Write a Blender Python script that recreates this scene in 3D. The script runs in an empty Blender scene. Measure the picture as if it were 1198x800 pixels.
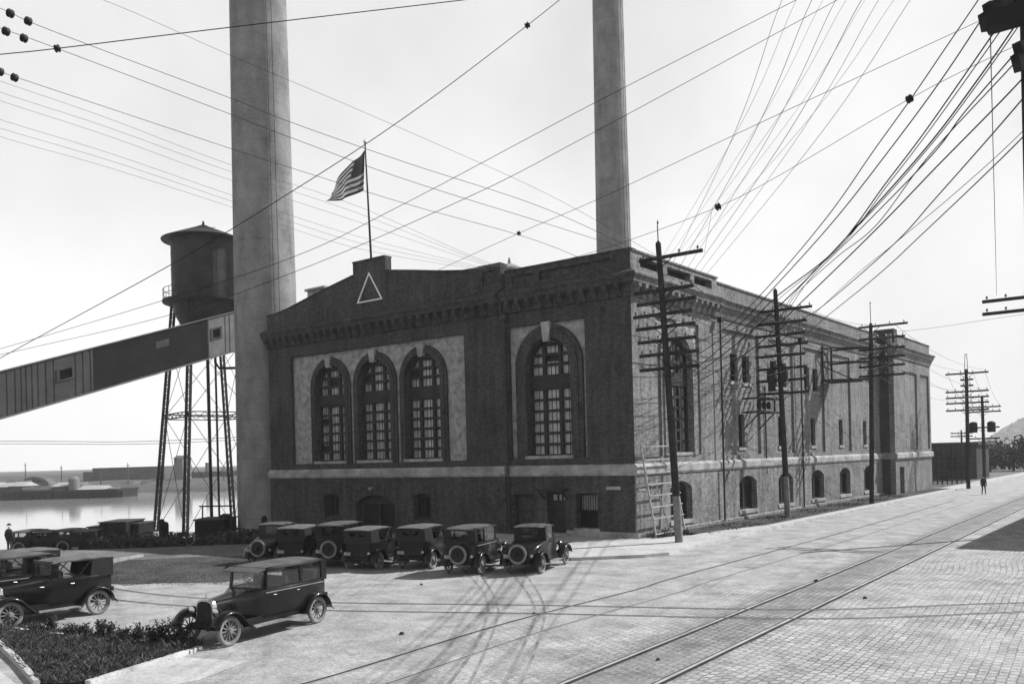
import bpy, bmesh, math, random
from mathutils import Vector, Matrix
from mathutils.geometry import tessellate_polygon
random.seed(7)
R = math.radians
sc = bpy.context.scene
COL = sc.collection

# ------------------------------------------------------------------ camera geometry (measured from vanishing points)
F = 1034.0; PPX = 599.0; PPY = 534.0; ROLL = math.atan(0.0255); CH = 4.6; YAW = R(37.8)
CX, CY = 23.5403, -40.9357
RIGHT = Vector((math.cos(YAW), math.sin(YAW), 0)); FWD = Vector((-math.sin(YAW), math.cos(YAW), 0)); UP = Vector((0, 0, 1))
CAM = Vector((CX, CY, CH))
def ray(px, py):
    dx, dy = px - PPX, py - PPY
    c, s = math.cos(ROLL), math.sin(ROLL)
    return RIGHT * ((dx*c - dy*s)/F) + FWD + UP * (-(dx*s + dy*c)/F)
def at(px, py, D): return CAM + ray(px, py) * D
def gr(px, py, z=0.0):
    r = ray(px, py); return CAM + r * ((z - CH)/r.z)
def cc(lat, dep, z=0.0): return Vector((CX, CY, 0)) + RIGHT*lat + FWD*dep + UP*z

# ------------------------------------------------------------------ materials (all neutral: the place is seen in black and white)
MATS = {}
def newmat(name):
    m = bpy.data.materials.new(name); m.use_nodes = True
    nt = m.node_tree; b = nt.nodes['Principled BSDF']
    return m, nt, b
def N(nt, t, **kw):
    n = nt.nodes.new(t)
    for k, v in kw.items():
        if k in n.inputs: n.inputs[k].default_value = v
        else: setattr(n, k, v)
    return n
def g4(v): return (v, v, v, 1)
def mat(name, v, rough=0.8, var=0.25, scale=3.0, bump=0.0, metal=0.0, coat=0.0, detail=6.0, fine=0.0, spec=0.10):
    if name in MATS: return MATS[name]
    m, nt, b = newmat(name)
    L = nt.links
    tc = N(nt, 'ShaderNodeTexCoord')
    no = N(nt, 'ShaderNodeTexNoise', Scale=scale, Detail=detail, Roughness=0.6)
    L.new(tc.outputs['Object'], no.inputs['Vector'])
    mr = N(nt, 'ShaderNodeMapRange'); mr.inputs['From Min'].default_value = 0.3; mr.inputs['From Max'].default_value = 0.7
    mr.inputs['To Min'].default_value = v*(1-var); mr.inputs['To Max'].default_value = v*(1+var)
    L.new(no.outputs['Fac'], mr.inputs['Value'])
    out = mr.outputs['Result']
    if fine > 0:
        n2 = N(nt, 'ShaderNodeTexNoise', Scale=scale*14, Detail=3.0)
        L.new(tc.outputs['Object'], n2.inputs['Vector'])
        m2 = N(nt, 'ShaderNodeMapRange'); m2.inputs['From Min'].default_value = 0.3; m2.inputs['From Max'].default_value = 0.7
        m2.inputs['To Min'].default_value = 1-fine; m2.inputs['To Max'].default_value = 1+fine
        L.new(n2.outputs['Fac'], m2.inputs['Value'])
        mu = N(nt, 'ShaderNodeMath', operation='MULTIPLY'); L.new(out, mu.inputs[0]); L.new(m2.outputs['Result'], mu.inputs[1]); out = mu.outputs[0]
    L.new(out, b.inputs['Base Color'])
    b.inputs['Roughness'].default_value = rough; b.inputs['Metallic'].default_value = metal
    b.inputs['Specular IOR Level'].default_value = spec
    if coat: b.inputs['Coat Weight'].default_value = coat; b.inputs['Coat Roughness'].default_value = 0.08
    if bump:
        bp = N(nt, 'ShaderNodeBump', Strength=bump, Distance=0.05)
        L.new(no.outputs['Fac'], bp.inputs['Height']); L.new(bp.outputs['Normal'], b.inputs['Normal'])
    MATS[name] = m
    return m
def brick(name, v1, v2, mortar, stain=0.35, bump=0.4, bw=0.215, rh=0.075, ms=0.011):
    m, nt, b = newmat(name); L = nt.links
    tc = N(nt, 'ShaderNodeTexCoord'); sp = N(nt, 'ShaderNodeSeparateXYZ'); L.new(tc.outputs['Object'], sp.inputs[0])
    ad = N(nt, 'ShaderNodeMath', operation='ADD'); L.new(sp.outputs['X'], ad.inputs[0]); L.new(sp.outputs['Y'], ad.inputs[1])
    cb = N(nt, 'ShaderNodeCombineXYZ'); L.new(ad.outputs[0], cb.inputs['X']); L.new(sp.outputs['Z'], cb.inputs['Y'])
    bt = N(nt, 'ShaderNodeTexBrick', Scale=1.0)
    bt.inputs['Color1'].default_value = g4(v1); bt.inputs['Color2'].default_value = g4(v2); bt.inputs['Mortar'].default_value = g4(mortar)
    bt.inputs['Mortar Size'].default_value = ms; bt.inputs['Brick Width'].default_value = bw; bt.inputs['Row Height'].default_value = rh
    L.new(cb.outputs[0], bt.inputs['Vector'])
    n1 = N(nt, 'ShaderNodeTexNoise', Scale=0.45, Detail=8.0, Roughness=0.65); L.new(tc.outputs['Object'], n1.inputs['Vector'])
    mp = N(nt, 'ShaderNodeMapping'); mp.inputs['Scale'].default_value = (3.0, 3.0, 0.35); L.new(tc.outputs['Object'], mp.inputs['Vector'])
    n2 = N(nt, 'ShaderNodeTexNoise', Scale=1.0, Detail=5.0); L.new(mp.outputs[0], n2.inputs['Vector'])
    n3 = N(nt, 'ShaderNodeTexNoise', Scale=5.5, Detail=4.0); L.new(tc.outputs['Object'], n3.inputs['Vector'])
    s1 = N(nt, 'ShaderNodeMath', operation='ADD'); L.new(n1.outputs['Fac'], s1.inputs[0]); L.new(n2.outputs['Fac'], s1.inputs[1])
    s2 = N(nt, 'ShaderNodeMath', operation='ADD'); L.new(s1.outputs[0], s2.inputs[0]); L.new(n3.outputs['Fac'], s2.inputs[1])
    mr = N(nt, 'ShaderNodeMapRange'); mr.inputs['From Min'].default_value = 1.15; mr.inputs['From Max'].default_value = 1.85
    mr.inputs['To Min'].default_value = 1-stain; mr.inputs['To Max'].default_value = 1+stain; L.new(s2.outputs[0], mr.inputs['Value'])
    mu = N(nt, 'ShaderNodeMix', data_type='RGBA', blend_type='MULTIPLY'); mu.inputs['Factor'].default_value = 1.0
    L.new(bt.outputs['Color'], mu.inputs['A']); L.new(mr.outputs['Result'], mu.inputs['B'])
    L.new(mu.outputs['Result'], b.inputs['Base Color'])
    b.inputs['Roughness'].default_value = 0.9; b.inputs['Specular IOR Level'].default_value = 0.06
    bp = N(nt, 'ShaderNodeBump', Strength=bump, Distance=0.03)
    L.new(bt.outputs['Fac'], bp.inputs['Height']); bp.invert = True
    b2 = N(nt, 'ShaderNodeBump', Strength=0.35, Distance=0.05); L.new(n3.outputs['Fac'], b2.inputs['Height']); L.new(bp.outputs['Normal'], b2.inputs['Normal'])
    L.new(b2.outputs['Normal'], b.inputs['Normal'])
    MATS[name] = m; return m
def cobble(name):
    m, nt, b = newmat(name); L = nt.links
    tc = N(nt, 'ShaderNodeTexCoord')
    wn = N(nt, 'ShaderNodeTexNoise', Scale=0.10, Detail=1.0); L.new(tc.outputs['Object'], wn.inputs['Vector'])
    wm = N(nt, 'ShaderNodeVectorMath', operation='SCALE'); wm.inputs['Scale'].default_value = 1.1; L.new(wn.outputs['Color'], wm.inputs[0])
    wn2 = N(nt, 'ShaderNodeTexNoise', Scale=3.4, Detail=3.0); L.new(tc.outputs['Object'], wn2.inputs['Vector'])
    wm2 = N(nt, 'ShaderNodeVectorMath', operation='SCALE'); wm2.inputs['Scale'].default_value = 0.085; L.new(wn2.outputs['Color'], wm2.inputs[0])
    a0 = N(nt, 'ShaderNodeVectorMath', operation='ADD'); L.new(wm.outputs[0], a0.inputs[0]); L.new(wm2.outputs[0], a0.inputs[1])
    ad = N(nt, 'ShaderNodeVectorMath', operation='ADD'); L.new(tc.outputs['Object'], ad.inputs[0]); L.new(a0.outputs[0], ad.inputs[1])
    bt = N(nt, 'ShaderNodeTexBrick', Scale=1.0)
    bt.inputs['Color1'].default_value = g4(0.25); bt.inputs['Color2'].default_value = g4(0.42); bt.inputs['Mortar'].default_value = g4(0.125)
    bt.inputs['Mortar Size'].default_value = 0.017; bt.inputs['Mortar Smooth'].default_value = 0.5
    bt.inputs['Brick Width'].default_value = 0.145; bt.inputs['Row Height'].default_value = 0.18
    rt_ = N(nt, 'ShaderNodeMapping'); rt_.inputs['Rotation'].default_value = (0, 0, R(82)); rt_.inputs['Scale'].default_value = (1, 0.5, 1); L.new(ad.outputs[0], rt_.inputs['Vector'])
    L.new(rt_.outputs[0], bt.inputs['Vector'])
    # worn, dusty areas lose their joints
    n1 = N(nt, 'ShaderNodeTexNoise', Scale=0.33, Detail=7.0, Roughness=0.65); L.new(tc.outputs['Object'], n1.inputs['Vector'])
    sp = N(nt, 'ShaderNodeSeparateXYZ'); L.new(tc.outputs['Object'], sp.inputs[0])
    gx = N(nt, 'ShaderNodeMapRange'); gx.inputs['From Min'].default_value = 3.0; gx.inputs['From Max'].default_value = 15.0
    gx.inputs['To Min'].default_value = 0.5; gx.inputs['To Max'].default_value = 0.05; L.new(sp.outputs['X'], gx.inputs['Value'])
    dw = N(nt, 'ShaderNodeMath', operation='ADD'); L.new(n1.outputs['Fac'], dw.inputs[0]); L.new(gx.outputs['Result'], dw.inputs[1])
    dm = N(nt, 'ShaderNodeMapRange'); dm.inputs['From Min'].default_value = 0.42; dm.inputs['From Max'].default_value = 0.80
    dm.inputs['To Min'].default_value = 0.0; dm.inputs['To Max'].default_value = 0.85; L.new(dw.outputs[0], dm.inputs['Value'])
    mx = N(nt, 'ShaderNodeMix', data_type='RGBA'); L.new(dm.outputs['Result'], mx.inputs['Factor'])
    L.new(bt.outputs['Color'], mx.inputs['A']); mx.inputs['B'].default_value = g4(0.31)
    # grime
    n2 = N(nt, 'ShaderNodeTexNoise', Scale=0.8, Detail=9.0, Roughness=0.7); L.new(tc.outputs['Object'], n2.inputs['Vector'])
    n3 = N(nt, 'ShaderNodeTexNoise', Scale=13.0, Detail=4.0, Roughness=0.7); L.new(tc.outputs['Object'], n3.inputs['Vector'])
    n2m = N(nt, 'ShaderNodeMapRange'); n2m.inputs['From Min'].default_value = 0.3; n2m.inputs['From Max'].default_value = 0.7
    n2m.inputs['To Min'].default_value = 0.54; n2m.inputs['To Max'].default_value = 1.3; L.new(n2.outputs['Fac'], n2m.inputs['Value'])
    n3m = N(nt, 'ShaderNodeMapRange'); n3m.inputs['From Min'].default_value = 0.25; n3m.inputs['From Max'].default_value = 0.75
    n3m.inputs['To Min'].default_value = 0.5; n3m.inputs['To Max'].default_value = 1.42; L.new(n3.outputs['Fac'], n3m.inputs['Value'])
    # oily band between the car rails, dark stains
    b1 = N(nt, 'ShaderNodeMath', operation='SUBTRACT'); L.new(sp.outputs['X'], b1.inputs[0]); b1.inputs[1].default_value = 13.2
    b1b = N(nt, 'ShaderNodeMath', operation='MULTIPLY_ADD'); L.new(sp.outputs['Y'], b1b.inputs[0]); b1b.inputs[1].default_value = 0.0246; L.new(b1.outputs[0], b1b.inputs[2])
    b2 = N(nt, 'ShaderNodeMath', operation='ABSOLUTE'); L.new(b1b.outputs[0], b2.inputs[0])
    b3 = N(nt, 'ShaderNodeMapRange'); b3.inputs['From Min'].default_value = 0.5; b3.inputs['From Max'].default_value = 1.5
    b3.inputs['To Min'].default_value = 0.66; b3.inputs['To Max'].default_value = 1.0; L.new(b2.outputs[0], b3.inputs['Value'])
    def mul(a, bb):
        q = N(nt, 'ShaderNodeMath', operation='MULTIPLY'); L.new(a, q.inputs[0]); L.new(bb, q.inputs[1]); return q.outputs[0]
    k = mul(mul(n2m.outputs['Result'], n3m.outputs['Result']), b3.outputs['Result'])
    mu = N(nt, 'ShaderNodeMix', data_type='RGBA', blend_type='MULTIPLY'); mu.inputs['Factor'].default_value = 1.0
    L.new(mx.outputs['Result'], mu.inputs['A']); L.new(k, mu.inputs['B'])
    L.new(mu.outputs['Result'], b.inputs['Base Color'])
    b.inputs['Roughness'].default_value = 0.75; b.inputs['Specular IOR Level'].default_value = 0.3
    inv = N(nt, 'ShaderNodeMath', operation='MULTIPLY_ADD'); L.new(dm.outputs['Result'], inv.inputs[0]); inv.inputs[1].default_value = -0.8; inv.inputs[2].default_value = 0.8
    bp = N(nt, 'ShaderNodeBump', Distance=0.05); bp.invert = True; L.new(inv.outputs[0], bp.inputs['Strength']); L.new(bt.outputs['Fac'], bp.inputs['Height'])
    bp2 = N(nt, 'ShaderNodeBump', Strength=0.5, Distance=0.03); L.new(n3.outputs['Fac'], bp2.inputs['Height']); L.new(bp.outputs['Normal'], bp2.inputs['Normal'])
    L.new(bp2.outputs['Normal'], b.inputs['Normal'])
    MATS[name] = m; return m
def glassmat(name, tint=0.55, gl=0.25):
    m, nt, b = newmat(name); nt.nodes.remove(b); L = nt.links
    out = nt.nodes['Material Output']
    tr = N(nt, 'ShaderNodeBsdfTransparent'); tr.inputs['Color'].default_value = g4(tint)
    gs = N(nt, 'ShaderNodeBsdfGlossy'); gs.inputs['Roughness'].default_value = 0.04; gs.inputs['Color'].default_value = g4(0.9)
    lw = N(nt, 'ShaderNodeLayerWeight'); lw.inputs['Blend'].default_value = 0.5
    p3 = N(nt, 'ShaderNodeMath', operation='POWER'); L.new(lw.outputs['Facing'], p3.inputs[0]); p3.inputs[1].default_value = 4.0
    ad = N(nt, 'ShaderNodeMath', operation='MULTIPLY_ADD'); L.new(p3.outputs[0], ad.inputs[0]); ad.inputs[1].default_value = 0.5; ad.inputs[2].default_value = gl*0.15
    mx = N(nt, 'ShaderNodeMixShader'); L.new(ad.outputs[0], mx.inputs[0]); L.new(tr.outputs[0], mx.inputs[1]); L.new(gs.outputs[0], mx.inputs[2])
    L.new(mx.outputs[0], out.inputs['Surface']); MATS[name] = m; return m
def watermat():
    m, nt, b = newmat('river_water'); L = nt.links
    b.inputs['Base Color'].default_value = g4(0.30); b.inputs['Roughness'].default_value = 0.06; b.inputs['IOR'].default_value = 1.33
    tc = N(nt, 'ShaderNodeTexCoord'); n = N(nt, 'ShaderNodeTexNoise', Scale=0.5, Detail=5.0); L.new(tc.outputs['Object'], n.inputs['Vector'])
    bp = N(nt, 'ShaderNodeBump', Strength=0.12, Distance=0.12); L.new(n.outputs['Fac'], bp.inputs['Height']); L.new(bp.outputs['Normal'], b.inputs['Normal'])
    MATS['water'] = m; return m

M_brick = brick('shaded_brick', 0.029, 0.056, 0.075, 0.42, 0.5, 0.26, 0.095, 0.014)  # faces turned from the sun: same brick, shade painted into its colour
M_sidebrick = brick('sunlit_brick', 0.118, 0.185, 0.21, 0.48, 0.7, 0.30, 0.115, 0.015)  # paler copy of that brick, sunlight on the street side painted in
M_stone = mat('pale_stone', 0.26, 0.85, 0.42, 1.2, 0.15, fine=0.25)
M_stucco = mat('grey_stucco', 0.25, 0.9, 0.42, 2.6, 0.4, fine=0.45)
M_frame = mat('dark_window_paint', 0.03, 0.6, 0.3, 2.0)
M_blind = mat('window_blind', 0.25, 0.3, 0.4, 1.7, spec=0.8)
M_void = mat('dark_opening', 0.012, 0.5, 0.3, 1.0)
M_conc = mat('chimney_concrete', 0.25, 0.9, 0.22, 0.5, 0.1, fine=0.22)
M_black = mat('car_black_paint', 0.008, 0.3, 0.3, 1.5, coat=0.28)
M_carbody = mat('car_dark_paint', 0.010, 0.28, 0.3, 1.5, coat=0.3)
M_roof = mat('car_roof_fabric', 0.085, 0.7, 0.3, 2.5, 0.1, fine=0.15)
M_canvas = mat('canvas_top', 0.11, 0.85, 0.3, 2.5, 0.2, fine=0.2)
M_tyre = mat('dusty_tyre', 0.18, 0.9, 0.4, 4.0)
M_spoke = mat('wheel_wood', 0.17, 0.5, 0.3, 4.0)
M_nickel = mat('nickel', 0.55, 0.22, 0.1, 3.0, metal=1.0)
M_trim = mat('belt_trim', 0.22, 0.4, 0.2, 3.0)
M_seat = mat('car_seat_leather', 0.02, 0.5, 0.3, 4.0)
M_glass = glassmat('car_glass', 0.88, 0.25)
M_pole = mat('tarred_wood_pole', 0.028, 0.9, 0.5, 3.0, 0.2)
M_polebase = mat('bare_wood_pole', 0.16, 0.9, 0.4, 4.0, 0.2)
M_wire = mat('black_wire', 0.010, 0.6, 0.1, 1.0)
M_thin = mat('weathered_wire', 0.09, 0.6, 0.1, 1.0)
M_ins = mat('insulator_glaze', 0.012, 0.6, 0.2, 2.0, spec=0.2)
M_insp = mat('pin_insulator_glass', 0.10, 0.2, 0.2, 2.0)
M_steel = mat('painted_steel', 0.018, 0.6, 0.3, 2.0)
M_tank = mat('tank_steel', 0.03, 0.55, 0.45, 0.7, fine=0.15)
M_ground = mat('packed_earth', 0.13, 0.95, 0.35, 0.35, 0.3, fine=0.35)
M_lawn = mat('dry_lawn', 0.055, 0.95, 0.45, 0.6, 0.4, fine=0.5)
M_soil = mat('bed_soil', 0.045, 0.95, 0.5, 1.5, 0.5, fine=0.4)
M_walk = mat('sidewalk_concrete', 0.36, 0.85, 0.2, 0.7, 0.15, fine=0.2)
M_kerb = mat('kerb_stone', 0.36, 0.8, 0.3, 1.3, 0.2, fine=0.2)
M_rail = mat('worn_rail', 0.45, 0.45, 0.3, 1.0, metal=0.4)
M_railgap = mat('rail_groove', 0.03, 0.8, 0.5, 2.0)
M_cobble = cobble('street_setts')
M_leaf = mat('dark_leaves', 0.042, 0.7, 0.6, 3.0)
M_leaf2 = mat('tree_leaves', 0.03, 0.7, 0.6, 0.8)
M_grass = mat('bed_grass', 0.065, 0.7, 0.6, 2.5)
M_wood = mat('gallery_boards', 0.062, 0.9, 0.25, 1.0, fine=0.2)
M_wooddark = mat('gallery_tar', 0.014, 0.85, 0.35, 0.6, fine=0.2)
M_woodlt = mat('gallery_sheet', 0.16, 0.85, 0.25, 1.0, fine=0.2)
M_timber = mat('whitewashed_timber', 0.27, 0.85, 0.25, 2.0)
M_shed = mat('tarred_shed', 0.014, 0.9, 0.4, 1.2)
M_far = mat('far_bank', 0.075, 0.95, 0.45, 0.12, fine=0.3)
M_farw = mat('far_wall', 0.16, 0.95, 0.3, 0.05)
M_farlight = mat('far_pale_roof', 0.3, 0.9, 0.2, 0.2)
M_hill = mat('hill_scrub', 0.09, 0.95, 0.4, 0.03, fine=0.4)
M_white = mat('white_paint', 0.75, 0.7, 0.1, 2.0)
M_flagred = mat('flag_stripe_dark', 0.04, 0.8, 0.15, 2.0)
M_flagwhite = mat('flag_stripe_white', 0.33, 0.8, 0.1, 2.0)
M_flagblue = mat('flag_canton', 0.025, 0.8, 0.1, 2.0)
M_streak = mat('road_dark_streak', 0.19, 0.9, 0.45, 1.2, fine=0.4)
M_cloth = mat('dark_suit', 0.025, 0.9, 0.3, 6.0)
M_skin = mat('skin', 0.30, 0.6, 0.1, 6.0)
M_skirt = mat('pale_shirt', 0.4, 0.9, 0.1, 6.0)
M_roofing = mat('tar_roofing', 0.05, 0.95, 0.3, 0.6)
M_water = watermat()

# ------------------------------------------------------------------ mesh helpers
class MB:
    def __init__(s): s.bm = bmesh.new()
    def face(s, pts, mi=0):
        try:
            f = s.bm.faces.new([s.bm.verts.new(p) for p in pts]); f.material_index = mi; return f
        except ValueError: return None
    def box(s, a, b, mi=0):
        x0, x1 = sorted((a[0], b[0])); y0, y1 = sorted((a[1], b[1])); z0, z1 = sorted((a[2], b[2]))
        v = [s.bm.verts.new(p) for p in ((x0,y0,z0),(x1,y0,z0),(x1,y1,z0),(x0,y1,z0),(x0,y0,z1),(x1,y0,z1),(x1,y1,z1),(x0,y1,z1))]
        for q in ((0,3,2,1),(4,5,6,7),(0,1,5,4),(1,2,6,5),(2,3,7,6),(3,0,4,7)):
            s.bm.faces.new([v[i] for i in q]).material_index = mi
        return s
    def hull(s, bot, top, mi=0):
        vb = [s.bm.verts.new(p) for p in bot]; vt = [s.bm.verts.new(p) for p in top]; n = len(vb)
        s.bm.faces.new(list(reversed(vb))).material_index = mi; s.bm.faces.new(vt).material_index = mi
        for i in range(n): s.bm.faces.new((vb[i], vb[(i+1)%n], vt[(i+1)%n], vt[i])).material_index = mi
        return s
    def beam(s, p, q, w, h=None, mi=0):      # rectangular bar from p to q
        h = h or w; p, q = Vector(p), Vector(q); d = (q-p).normalized()
        a = d.cross(UP) if abs(d.z) < 0.98 else d.cross(Vector((1,0,0)))
        a.normalize(); b = a.cross(d)
        o = [a*w/2+b*h/2, -a*w/2+b*h/2, -a*w/2-b*h/2, a*w/2-b*h/2]
        return s.hull([p+k for k in o], [q+k for k in o], mi)
    def tube(s, path, r, n=6, mi=0, cap=True):
        path = [Vector(p) for p in path]; rings = []
        for i, p in enumerate(path):
            d = (path[min(i+1, len(path)-1)] - path[max(i-1, 0)]).normalized()
            a = d.cross(UP) if abs(d.z) < 0.95 else d.cross(Vector((1,0,0)))
            a.normalize(); b = a.cross(d); rr = r[i] if isinstance(r, (list, tuple)) else r
            rings.append([s.bm.verts.new(p + (a*math.cos(t)+b*math.sin(t))*rr) for t in (2*math.pi*k/n for k in range(n))])
        for u, v in zip(rings, rings[1:]):
            for k in range(n): s.bm.faces.new((u[k], u[(k+1)%n], v[(k+1)%n], v[k])).material_index = mi
        if cap:
            s.bm.faces.new(list(reversed(rings[0]))).material_index = mi; s.bm.faces.new(rings[-1]).material_index = mi
        return s
    def lathe(s, prof, c=(0,0,0), axis='z', n=24, mi=0, cap=True):
        c = Vector(c); rings = []
        for r, h in prof:
            ring = []
            for k in range(n):
                t = 2*math.pi*k/n; u, v = r*math.cos(t), r*math.sin(t)
                ring.append(s.bm.verts.new(c + Vector({'z': (u,v,h), 'y': (u,h,v), 'x': (h,u,v)}[axis])))
            rings.append(ring)
        for u, v in zip(rings, rings[1:]):
            for k in range(n): s.bm.faces.new((u[k], u[(k+1)%n], v[(k+1)%n], v[k])).material_index = mi
        if cap:
            if prof[0][0] > 1e-4: s.bm.faces.new(list(reversed(rings[0]))).material_index = mi
            if prof[-1][0] > 1e-4: s.bm.faces.new(rings[-1]).material_index = mi
        return s
    def loft(s, secs, mi=0, cap=True):
        rings = [[s.bm.verts.new(p) for p in sec] for sec in secs]; n = len(rings[0])
        for u, v in zip(rings, rings[1:]):
            for k in range(n): s.bm.faces.new((u[k], u[(k+1)%n], v[(k+1)%n], v[k])).material_index = mi
        if cap: s.bm.faces.new(list(reversed(rings[0]))).material_index = mi; s.bm.faces.new(rings[-1]).material_index = mi
        return s
    def prism(s, outline, holes, fmap, w0, w1, mi=0, back=True):   # a flat plate with holes and real thickness
        loops = [outline] + list(holes)
        flat = [p for l in loops for p in l]
        tris = tessellate_polygon([[Vector((p[0], p[1], 0)) for p in l] for l in loops])
        fr = [s.bm.verts.new(fmap(p[0], p[1], w1)) for p in flat]; bk = [s.bm.verts.new(fmap(p[0], p[1], w0)) for p in flat]
        for t in tris:
            if len(set(t)) < 3: continue
            try:
                s.bm.faces.new([fr[i] for i in t]).material_index = mi
                if back: s.bm.faces.new([bk[i] for i in reversed(t)]).material_index = mi
            except ValueError: pass
        o = 0
        for l in loops:
            n = len(l)
            for i in range(n):
                a, b = o+i, o+(i+1)%n
                try: s.bm.faces.new((fr[a], fr[b], bk[b], bk[a])).material_index = mi
                except ValueError: pass
            o += n
        return s
    def sweep(s, prof, fmap, u0, u1, m0=0, m1=0, mi=0):          # profile (w,z) swept along a wall, mitred ends
        a = [s.bm.verts.new(fmap(u0 + m0*w, z, w)) for w, z in prof]; b = [s.bm.verts.new(fmap(u1 + m1*w, z, w)) for w, z in prof]
        n = len(prof)
        for i in range(n): s.bm.faces.new((a[i], a[(i+1)%n], b[(i+1)%n], b[i])).material_index = mi
        if not m0: s.bm.faces.new(a).material_index = mi
        if not m1: s.bm.faces.new(list(reversed(b))).material_index = mi
        return s
    def build(s, name, m, parent=None, smooth=False, bevel=0, loc=None, mods=()):
        bmesh.ops.recalc_face_normals(s.bm, faces=s.bm.faces)
        me = bpy.data.meshes.new(name); s.bm.to_mesh(me); s.bm.free()
        for x in (m if isinstance(m, (list, tuple)) else [m]): me.materials.append(x)
        o = bpy.data.objects.new(name, me); COL.objects.link(o)
        if smooth:
            for p in me.polygons: p.use_smooth = True
            if smooth == 'auto':
                try:
                    me.set_sharp_from_angle(angle=R(38))
                except Exception: pass
        if parent: o.parent = parent
        if loc is not None: o.location = loc
        if bevel:
            md = o.modifiers.new('bevel', 'BEVEL'); md.width = bevel; md.segments = 2; md.limit_method = 'ANGLE'
        return o
def tag(o, label=None, cat=None, group=None, kind=None):
    if label: o['label'] = label
    if cat: o['category'] = cat
    if group: o['group'] = group
    if kind: o['kind'] = kind
    return o
def thing(name, label, cat, loc=(0,0,0), rz=0, group=None):
    o = bpy.data.objects.new(name, None); COL.objects.link(o); o.empty_display_size = 0.3
    o.location = loc; o.rotation_euler.z = rz
    return tag(o, label, cat, group)
KIDS = {}
def kids(o): return [c for c in bpy.data.objects if c.parent == o]
def copy_tree(o, parent=None, cache=None):
    c = o.copy(); COL.objects.link(c)
    if parent: c.parent = parent
    for ch in list(kids(o)): copy_tree(ch, c)
    return c

# ------------------------------------------------------------------ world, sun, camera
SUN_EL = R(41.0); SUN_AZ = R(58.0)          # azimuth measured from +X towards +Y
w = bpy.data.worlds.new('World'); sc.world = w; w.use_nodes = True
nt = w.node_tree; bg = nt.nodes['Background']
sky = nt.nodes.new('ShaderNodeTexSky'); sky.sky_type = 'NISHITA'; sky.sun_disc = False
sky.sun_elevation = SUN_EL; sky.sun_rotation = math.pi/2 - SUN_AZ; sky.dust_density = 3.0; sky.air_density = 1.0
hs = nt.nodes.new('ShaderNodeRGBToBW'); nt.links.new(sky.outputs[0], hs.inputs[0])     # the film sees grey, and a hazy white sky
pw = N(nt, 'ShaderNodeMath', operation='POWER'); nt.links.new(hs.outputs[0], pw.inputs[0]); pw.inputs[1].default_value = 0.3
pm = N(nt, 'ShaderNodeMath', operation='MULTIPLY'); nt.links.new(pw.outputs[0], pm.inputs[0]); pm.inputs[1].default_value = 2.0
wtc = N(nt, 'ShaderNodeTexCoord'); wsp = N(nt, 'ShaderNodeSeparateXYZ'); nt.links.new(wtc.outputs['Generated'], wsp.inputs[0])
wmr = N(nt, 'ShaderNodeMapRange'); wmr.inputs['From Min'].default_value = 0.0; wmr.inputs['From Max'].default_value = 0.55
wmr.inputs['To Min'].default_value = 5.0; wmr.inputs['To Max'].default_value = 3.45; nt.links.new(wsp.outputs['Z'], wmr.inputs['Value'])
wz = N(nt, 'ShaderNodeMapRange', interpolation_type='SMOOTHSTEP'); wz.inputs['From Min'].default_value = 0.48; wz.inputs['From Max'].default_value = 0.72   # the clear sky overhead is darker than the haze round the horizon
wz.inputs['To Min'].default_value = 1.0; wz.inputs['To Max'].default_value = 0.28; nt.links.new(wsp.outputs['Z'], wz.inputs['Value'])
pmax = N(nt, 'ShaderNodeMath', operation='MAXIMUM'); nt.links.new(pm.outputs[0], pmax.inputs[0]); nt.links.new(wmr.outputs['Result'], pmax.inputs[1])
pmin = N(nt, 'ShaderNodeMath', operation='MINIMUM'); nt.links.new(pmax.outputs[0], pmin.inputs[0]); pmin.inputs[1].default_value = 5.2
pz = N(nt, 'ShaderNodeMath', operation='MULTIPLY'); nt.links.new(pmin.outputs[0], pz.inputs[0]); nt.links.new(wz.outputs['Result'], pz.inputs[1])
cn = N(nt, 'ShaderNodeTexNoise', Scale=2.2, Detail=6.0, Roughness=0.55); nt.links.new(wtc.outputs['Generated'], cn.inputs['Vector'])
cm = N(nt, 'ShaderNodeMapRange'); cm.inputs['From Min'].default_value = 0.35; cm.inputs['From Max'].default_value = 0.68; cm.inputs['To Min'].default_value = 0.82; cm.inputs['To Max'].default_value = 1.10; nt.links.new(cn.outputs['Fac'], cm.inputs['Value'])
pc = N(nt, 'ShaderNodeMath', operation='MULTIPLY'); nt.links.new(pz.outputs[0], pc.inputs[0]); nt.links.new(cm.outputs['Result'], pc.inputs[1])
nt.links.new(pc.outputs[0], bg.inputs['Color'])
bg.inputs['Strength'].default_value = 0.137
sl = bpy.data.lights.new('sun', 'SUN'); sl.energy = 4.6; sl.angle = R(0.5); sl.color = (1, 1, 1)
so = bpy.data.objects.new('sun', sl); COL.objects.link(so)
sd = Vector((math.cos(SUN_EL)*math.cos(SUN_AZ), math.cos(SUN_EL)*math.sin(SUN_AZ), math.sin(SUN_EL)))
so.rotation_euler = sd.to_track_quat('Z', 'Y').to_euler(); so.location = (40, 60, 60)
cd = bpy.data.cameras.new('camera'); co = bpy.data.objects.new('camera', cd); COL.objects.link(co); sc.camera = co
c_, s_ = math.cos(ROLL), math.sin(ROLL)
bx = RIGHT*c_ - UP*s_; by = RIGHT*s_ + UP*c_; bz = -FWD
mt = Matrix.Identity(4)
for i in range(3): mt[i][0], mt[i][1], mt[i][2], mt[i][3] = bx[i], by[i], bz[i], CAM[i]
co.matrix_world = mt
cd.sensor_fit = 'HORIZONTAL'; cd.sensor_width = 36; cd.lens = F*36/1198; cd.shift_y = (PPY-400)/1198; cd.clip_end = 8000; cd.clip_start = 0.1
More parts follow.
